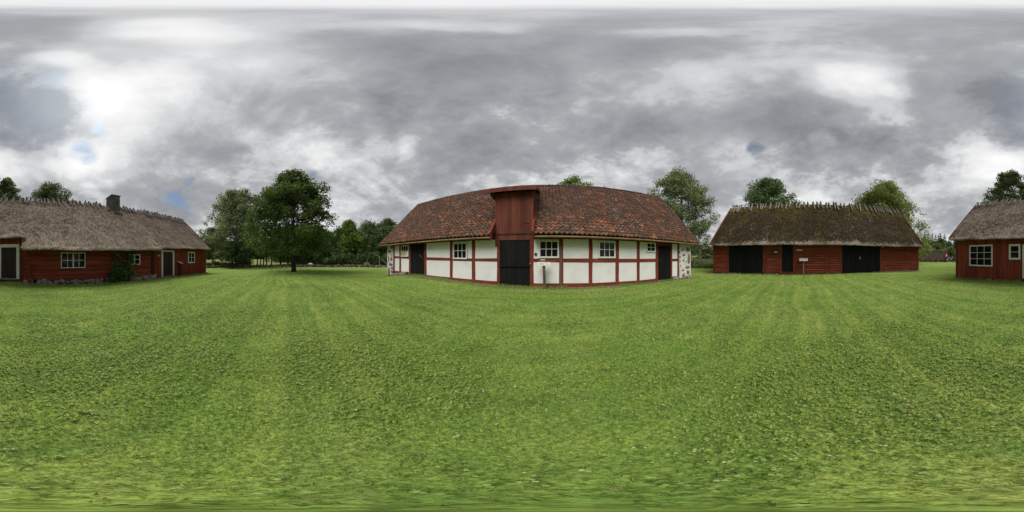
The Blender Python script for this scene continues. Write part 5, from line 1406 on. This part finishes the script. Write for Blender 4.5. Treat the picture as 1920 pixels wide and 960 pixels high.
def build_small():
    # stone wall along the north-west side
    pts = [polar(az_of(x), d) for x, d in ((384, 31), (410, 33), (440, 33.5), (480, 34), (530, 34.5), (580, 34.5), (630, 34), (680, 33.5), (735, 33), (760, 33))]
    stone_wall('stone_wall', pts, .50, 'long low dry stone wall edging the lawn behind the maple', seed=4)
    pts = [polar(az_of(x), d) for x, d in ((1716, 48), (1735, 48), (1752, 48.3), (1764, 48.5))]
    stone_wall('stone_wall', pts, .42, 'short dark stone wall in front of the far cottage thatch', seed=9, step=.45, size=.26)
    pts = [polar(az_of(x), d) for x, d in ((1774, 48.5), (1785, 48.5), (1800, 48))]
    stone_wall('stone_wall', pts, .42, 'low stone wall between the far cottage gable and near cottage corner', seed=10, step=.45, size=.26)
    # pale boulders
    for i, (x, lb, s) in enumerate(((580.2, 'left of two white boulders on the stone wall right of the maple', .22), (584, 'right of two white boulders on the stone wall right of the maple', .26))):
        p = polar(az_of(x), 34.3); o = MB().lump((0, 0, 0), (s, s, s * .85), i + 3).build('white_boulder', 'white_wrap', smooth_shade=True); o.location = (p[0], p[1], tz(*p) + .62)
        tag(o, lb, 'boulder', 'white boulders')
    # well sweep behind the wall
    d = 36.0; base = spot(698, d); t = empty('well_sweep', base, -R(az_of(698))); tag(t, 'wooden well sweep with long pole, forked post and plank well crib', 'well sweep')
    z0 = base[2]
    Q = lambda x, y, yy=0: (d * math.tan(R(az_of(x) - az_of(698))), yy, H + d * math.tan(R(el_of(y))) - z0)
    tip, post, end = Q(694, 473.2), Q(711.8, 482.5), Q(728, 498)
    ps = [tip, Q(701, 475.2), Q(707, 478.8), post, Q(720, 490.2), end]
    MB().tube(ps, [.045, .06, .07, .08, .09, .10], 8).build('sweep_pole', 'old_wood', t)
    MB().tube([(post[0], .14, -.3), (post[0], .14, post[2] + .25)], [.12, .09], 8).build('forked_post', 'old_wood', t)
    b = Q(685.5, 497); MB().tube([tip, (b[0], 0, b[2])], [.03, .035], 6).build('bucket_pole', 'old_wood', t)
    c = Q(687.5, 497); w = .62; mb = MB()
    for k in range(4):
        z = -.1 + k * .27
        mb.box(c[0] - w, c[0] + w, -w, -w + .06, z, z + .25); mb.box(c[0] - w, c[0] + w, w - .06, w, z, z + .25)
        mb.box(c[0] - w, c[0] - w + .06, -w + .062, w - .062, z + .002, z + .248); mb.box(c[0] + w - .06, c[0] + w, -w + .062, w - .062, z + .002, z + .248)
    mb.build('well_crib', 'tan_wood', t)
    # wire fence along the meadow
    xs = [1287, 1301.2, 1321, 1340, 1362]; ds = [23.9, 25.5, 23.9, 24, 24.2]
    xs, ds = [1283, 1302, 1321, 1341], [24.6, 24.2, 24.0, 24.0]
    f0 = spot(1321, 24.0); t = empty('wire_fence', f0); tag(t, 'thin wire fence on grey posts at the meadow edge between the barns', 'fence')
    tops = []
    for x, d_ in zip(xs, ds):
        p = spot(x, d_); q = np.array(p) - np.array(f0)
        MB().tube([(q[0], q[1], -.1 + q[2]), (q[0] + .02, q[1], q[2] + 1.38)], [.045, .04], 7).build('post', 'old_wood', t); tops.append(q)
    for hh in (.35, .75, 1.15):
        MB().tube([tuple(q + np.array([0, 0, hh])) for q in tops], .006, 4).build('wire', 'metal', t)
    p = spot(1301, 25.6); o = MB().tube([(0, 0, -.1), (.02, 0, .7), (0, .02, 1.35)], [.19, .16, .15], 9).build('old_stump', 'old_wood'); o.location = p
    tag(o, 'thick grey weathered post standing in the meadow by the ash trunk', 'post')
    # shrub climbing the log wall
    global rng
    rng = np.random.default_rng(77)
    u = FL.U(226, -.75); wx, wy, _ = FL.world(u, -.75); t = empty('climbing_shrub', (wx, wy, tz(wx, wy)), -R(FL.phi)); tag(t, 'dark green shrub climbing the log wall beside the cottage window', 'shrub')
    zb = t.location[2]
    cs = []; nn = []; sp = []
    def c(x, y, dy, n, s):
        uu = (FL.D - .75 + dy) * math.tan(R(wrap(az_of(x) - FL.phi))); zz = H + (FL.D - .75 + dy) / math.cos(R(wrap(az_of(x) - FL.phi))) * math.tan(R(el_of(y))) - zb
        cs.append((uu - u, dy, zz)); nn.append(n); sp.append(s)
    for (x, y, n, s) in ((214, 515, 130, .34), (222, 512, 140, .36), (231, 512, 130, .34), (239, 510, 90, .28), (210, 522, 110, .3), (220, 524, 150, .34), (231, 524, 150, .34), (240, 521, 80, .24), (247, 512, 40, .18), (251, 511, 22, .12), (226, 504, 90, .3), (216, 506, 70, .26), (238, 502, 60, .24),
                         (222, 497, 30, .2), (230, 499, 30, .2), (238, 494, 36, .2), (244, 490, 36, .2), (246, 484, 36, .2), (243, 479, 34, .2), (248, 473, 22, .14), (251, 473, 12, .1), (243, 468, 14, .12), (216, 497, 22, .15), (221, 480, 26, .2), (223, 472, 20, .16), (215, 490, 22, .16), (224, 487, 24, .2), (233, 478, 22, .22), (236, 486, 24, .2), (253, 496, 14, .12), (247, 498, 26, .18)):
        c(x, y, jit(.18) + (.25 if y < 497 else 0), n, s)
    cs = np.array(cs); idx = np.array(nn)
    v, f = leaf_quads(cs, None, .15, idx, np.repeat(np.array(sp), idx), .85)
    v[:, 2] = np.maximum(v[:, 2], .02)
    mb = MB()
    for i in range(len(cs)):
        mb.tube([(cs[i, 0] * .12, .1, -.05), (cs[i, 0] * .55, cs[i, 1] * .5, cs[i, 2] * .55), tuple(cs[i])], [.016, .012, .005], 5, False)
    mb.build('stems', 'bark', t); mesh_np('foliage', v, f, 'shrub_leaves', t)
    # weeds along the cottage foundation
    i = 0
    for x, lb in ((113, 'small weed at the foundation below the log wall window'), (131, 'weed under the four pane window of the log wall'), (147, 'weed growing from the stones right of the four pane window'), (170, 'broad leaved weed midway between window and shrub'), (188, 'weed just left of the climbing shrub')):
        wx, wy, _ = FL.world(FL.U(x, -.62), -.62); bush('weed', (wx, wy, tz(wx, wy)), .2, .12, .2, lb, 'hedge_leaves', 150, .07, 50 + i, 'weeds along the cottage foundation', 'weed', -R(FL.phi)); i += 1
    # information boards
    board_stand(1021.5, 541.5, 496, 'cream board on a leaning weathered post before the white barn window', lean=(-.05, .0), w=.62, l=.24, tilt=48, pmat='post_wood', face=az_of(1018), pw=.075)
    board_stand(1506.8, 515.2, 487.5, 'small white board on a grey post before the thatched barn', w=.74, l=.34, tilt=42, pmat='metal', pw=.05)
    board_stand(337.4, 517.2, 492.6, 'white board on a dark post between the cottage door and its small window', w=.55, l=.4, tilt=28, pmat='dark_wood', face=FL.phi, side_tilt=-6, pw=.07)

def build_far_house():
    fr = Frame(50 * math.cos(R(32)), 183.0)
    B = house('far_cottage', fr, 'small far thatched cottage with red gable beyond the lawn', 'cottage')
    gz = tz(*fr.world(-31, 1)[:2])
    u1 = -50 * math.sin(R(32)); u0 = u1 - 13; dep = 5.6; ry = dep / 2
    E, Rz = .50, 3.50
    MB().box(u0, u1 - .05, .35, dep - .35, gz - .5, .9).build('wall', 'red_boards', B)
    eave = lambda u: (-.1, E); ridge = lambda u: (ry, Rz + .05 * math.sin(u))
    thatch(B, u0 - .3, u1, eave, ridge, dep, 'far_thatch', nu=60, ns=18, seed=31, straws=1500, amp=.05, thick=.25, straw_w=.05)
    g = MB(); n = 14
    for i in range(n):
        y0, y1 = dep * i / n, dep * (i + 1) / n - .01; top = lambda y: E - .1 + (Rz - .25 - E) * (1 - abs(y - ry) / ry)
        g.hexa([(u1 + .02, y0, gz - .3), (u1 + .02, y1, gz - .3), (u1 + .02, y1, top(y1)), (u1 + .02, y0, top(y0)), (u1 + .10, y0, gz - .3), (u1 + .10, y1, gz - .3), (u1 + .10, y1, top(y1)), (u1 + .10, y0, top(y0))])
    g.build('gable_wall', 'loft_boards', B)
    for s in (0, 1):
        a = np.array([u1 + .11, -.2 if not s else dep + .2, E - .1]); b = np.array([u1 + .11, ry, Rz + .1])
        MB().hexa([a, a + (.05, 0, 0), b + (.05, 0, 0), b, a - (0, 0, .22), a + (.05, 0, -.22), b + (.05, 0, -.22), b - (0, 0, .22)]).build('barge_board', 'red_timber', B)
    # two small porch roofs with white edges, white gable window
    for (y0, z0) in ((.9, .9), (3.4, 1.1)):
        p = MB().hexa([(u1 + .1, y0, z0 - .6), (u1 + 1.3, y0, z0 - .6), (u1 + 1.3, y0 + 1.7, z0 + .45), (u1 + .1, y0 + 1.7, z0 + .45), (u1 + .1, y0, z0 - .68), (u1 + 1.3, y0, z0 - .68), (u1 + 1.3, y0 + 1.7, z0 + .37), (u1 + .1, y0 + 1.7, z0 + .37)]).build('porch_roof', 'dark_wood', B)
        MB().hexa([(u1 + 1.3, y0, z0 - .58), (u1 + 1.36, y0, z0 - .58), (u1 + 1.36, y0 + 1.7, z0 + .47), (u1 + 1.3, y0 + 1.7, z0 + .47), (u1 + 1.3, y0, z0 - .68), (u1 + 1.36, y0, z0 - .68), (u1 + 1.36, y0 + 1.7, z0 + .37), (u1 + 1.3, y0 + 1.7, z0 + .37)]).build('edge_board', 'white_paint', p)
        MB().box(u1 + .12, u1 + 1.2, y0 + .1, y0 + 1.5, gz - .3, z0 - .66).build('porch_wall', 'dark_wood', B)
    MB().box(u1 + .1, u1 + .16, ry - .3, ry + .3, 1.55, 2.25).build('window', 'white_paint', B)
    MB().box(u1 - 6.9, u1 - 6.2, ry - .3, ry + .4, 3.1, 4.3).build('chimney', 'chimney_stone', B)
    us = [u0 + .3 + .62 * i for i in range(20)]
    ridge_sticks(B, us, ridge, L=.7, top=.3)

# ------------------------------------------------------------------ sky, sun, camera
def build_world():
    w = bpy.data.worlds.new('World'); SC.world = w; w.use_nodes = True
    w.node_tree.nodes.clear(); t = NT(w.node_tree)
    D = t.n('ShaderNodeTexCoord').outputs['Generated']
    sx = t.n('ShaderNodeSeparateXYZ', ins={0: D})
    X, Y, Z = sx.outputs
    # cloud layer coordinates: the sight line carried up to a flat cloud base
    den = t.m('ADD', t.m('MAXIMUM', Z, 0.), .22)
    P = t.n('ShaderNodeCombineXYZ', ins={0: t.m('DIVIDE', X, den), 1: t.m('DIVIDE', Y, den), 2: .3}).outputs[0]
    n1 = t.noise(P, .85, 10, .595, .5)
    n2 = t.noise(t.vm('ADD', P, (7.3, 2.1, 4)), 3.1, 7, .6, .2)
    n3 = t.noise(t.vm('ADD', P, (1.3, 9.1, 2)), 7.5, 6, .62, .3)
    rag = t.m('ADD', t.m('MULTIPLY', t.m('SUBTRACT', n2, .5), 1.5), t.m('MULTIPLY', t.m('SUBTRACT', n3, .5), .55))
    wv = t.noise(P, 1.4, 6, .6, 0, 1)
    wsep = t.n('ShaderNodeSeparateXYZ', ins={0: t.vm('SUBTRACT', wv, (.5, .5, .5))})
    az = t.m('ADD', t.m('ARCTAN2', X, Y), t.m('MULTIPLY', wsep.outputs[0], .42))
    el = t.m('ADD', t.m('ARCSINE', Z), t.m('MULTIPLY', wsep.outputs[1], .30))
    def blob(x, y, rx, ry, hard=0.):
        da = t.m('MULTIPLY', t.m('SINE', t.m('MULTIPLY', t.m('SUBTRACT', az, R(az_of(x))), .5)), 2 / R(rx * .1875))
        de = t.m('MULTIPLY', t.m('SUBTRACT', el, R(el_of(y))), 1 / R(ry * .1875))
        d = t.m('ADD', t.m('SQRT', t.m('ADD', t.m('MULTIPLY', da, da), t.m('MULTIPLY', de, de))), rag)
        return t.mapr(d, 1.35 - .9 * hard if hard else 1.5, .25 + .45 * hard, 0, 1, True)
    q = t.m('ADD', .5, t.m('MULTIPLY', t.m('SUBTRACT', n1, .5), .95))
    q = t.m('ADD', q, t.m('ADD', t.m('MULTIPLY', t.m('SUBTRACT', n2, .5), .42), t.m('MULTIPLY', t.m('SUBTRACT', n3, .5), .24)))
    V = q
    BL = [(290, 160, 190, 120, .18), (105, 116, 60, 18, .19), (150, 148, 50, 30, .14), (195, 195, 52, 46, .14), (240, 240, 62, 46, .11), (450, 100, 150, 34, .08), (150, 290, 85, 34, .24), (330, 60, 190, 26, .16), (20, 322, 80, 34, .14), (300, 330, 90, 34, .08),
          (1600, 165, 95, 36, .24), (1692, 183, 36, 13, .11), (1255, 56, 120, 9, .13), (830, 48, 150, 12, .11), (760, 285, 50, 30, .13), (1385, 290, 80, 46, .13), (1860, 310, 80, 40, .16), (1290, 170, 90, 70, .05), (560, 130, 130, 40, .10),
          (35, 205, 150, 88, -.17), (870, 150, 190, 95, -.10), (960, 250, 250, 75, -.15), (1620, 285, 150, 46, -.20), (1490, 235, 130, 46, -.10), (1800, 190, 140, 80, -.08), (400, 285, 70, 22, -.12), (1160, 85, 220, 34, -.09), (610, 215, 150, 50, -.05), (90, 60, 160, 26, -.07), (1700, 60, 260, 40, -.05), (1200, 240, 90, 50, -.05)]
    for (x, y, rx, ry, a) in BL:
        V = t.m('ADD', V, t.m('MULTIPLY', blob(x, y, rx, ry, .45 if (x, y) == (35, 205) else 0), a))
    V = t.ramp(V, [(.20, (.54,) * 3), (.36, (.62,) * 3), (.46, (.672,) * 3), (.50, (.716,) * 3), (.545, (.783,) * 3), (.61, (.835,) * 3), (.66, (.90,) * 3), (.76, (.965,) * 3), (.88, (1.02,) * 3), (1., (1.06,) * 3)])
    V = t.m('ADD', V, t.mapr(Z, .9978, .99995, 0, .15, True))
    V = t.m('ADD', V, t.mapr(Z, .22, .0, 0, .08))
    V = t.m('MINIMUM', t.m('MAXIMUM', V, .40), 1.12)
    lin = t.m('POWER', V, 2.2)
    lin = t.m('ADD', lin, t.m('MULTIPLY', t.m('MAXIMUM', t.m('SUBTRACT', V, .985), 0.), 3.))
    tint = t.ramp(V, [(.45, (.93, .97, 1.05)), (.7, (.955, .985, 1.03)), (.95, (1, 1, 1))])
    cl = t.vm('SCALE', tint, t.m('MULTIPLY', lin, 7.6))
    cover = 0
    blue = None
    for (x, y, rx, ry, a) in ((156, 277, 25, 19, 1), (192, 243, 22, 10, 1), (95, 150, 40, 26, .6), (330, 386, 26, 11, .9), (1421, 272, 13, 14, .9), (352, 348, 8, 18, .6), (596, 331, 12, 9, .8), (320, 308, 26, 8, .3), (60, 195, 110, 80, .30)):
        b = t.m('MULTIPLY', blob(x, y, rx, ry), a); blue = b if blue is None else t.m('MAXIMUM', blue, b)
    blue = t.m('MULTIPLY', blue, t.mapr(n2, .36, .52, .45, 1.))
    sky = t.n('ShaderNodeTexSky'); sky.sky_type = 'NISHITA'; sky.sun_disc = False
    sky.sun_elevation = R(SUN_EL); sky.sun_rotation = R(SUN_AZ); sky.altitude = 100; sky.air_density = 1; sky.dust_density = 1.5
    skyc = t.vm('MULTIPLY', sky.outputs[0], (.405, .515, .60))
    col = t.mix(t.m('MULTIPLY', blue, .85, clamp=True), cl, skyc)
    bg = t.n('ShaderNodeBackground', ins={'Color': col, 'Strength': .1})
    o = t.n('ShaderNodeOutputWorld'); t.t.links.new(bg.outputs[0], o.inputs[0])
    try: w.cycles.sampling_method = 'MANUAL'; w.cycles.sample_map_resolution = 512
    except Exception: pass

SUN_AZ, SUN_EL = -150.0, 54.0
def build_light():
    l = bpy.data.lights.new('sun', 'SUN'); l.energy = 2.5; l.angle = R(40); l.color = (1, .965, .91)
    o = bpy.data.objects.new('sun', l); COL.objects.link(o)
    s = Vector((math.sin(R(SUN_AZ)) * math.cos(R(SUN_EL)), math.cos(R(SUN_AZ)) * math.cos(R(SUN_EL)), math.sin(R(SUN_EL))))
    o.rotation_euler = s.to_track_quat('Z', 'Y').to_euler(); o.location = s * 60

def build_camera():
    c = bpy.data.cameras.new('camera'); c.type = 'PANO'
    for holder in (c, getattr(c, 'cycles', None)):
        try: holder.panorama_type = 'EQUIRECTANGULAR'
        except Exception: pass
    c.clip_start = .05; c.clip_end = 3000
    o = bpy.data.objects.new('camera', c); COL.objects.link(o); o.location = (0, 0, H); o.rotation_euler = (R(90), 0, 0)
    SC.camera = o

build_ground(); build_grass()
build_barn_a(); build_cottage(); build_barn_r(); build_far_house()
build_trees(); build_woods(); build_small()
build_world(); build_light(); build_camera()
vs = SC.view_settings; vs.view_transform = 'Standard'; vs.look = 'None'; vs.exposure = .4; vs.gamma = 1; vs.use_curve_mapping = False
SC.render.engine = 'CYCLES'
SC.cycles.use_denoising = True; SC.cycles.denoiser = 'OPENIMAGEDENOISE'; SC.cycles.denoising_input_passes = 'RGB_ALBEDO_NORMAL'; SC.cycles.denoising_prefilter = 'ACCURATE'
SC.cycles.max_bounces = 6; SC.cycles.diffuse_bounces = 3; SC.cycles.transmission_bounces = 3; SC.cycles.transparent_max_bounces = 4
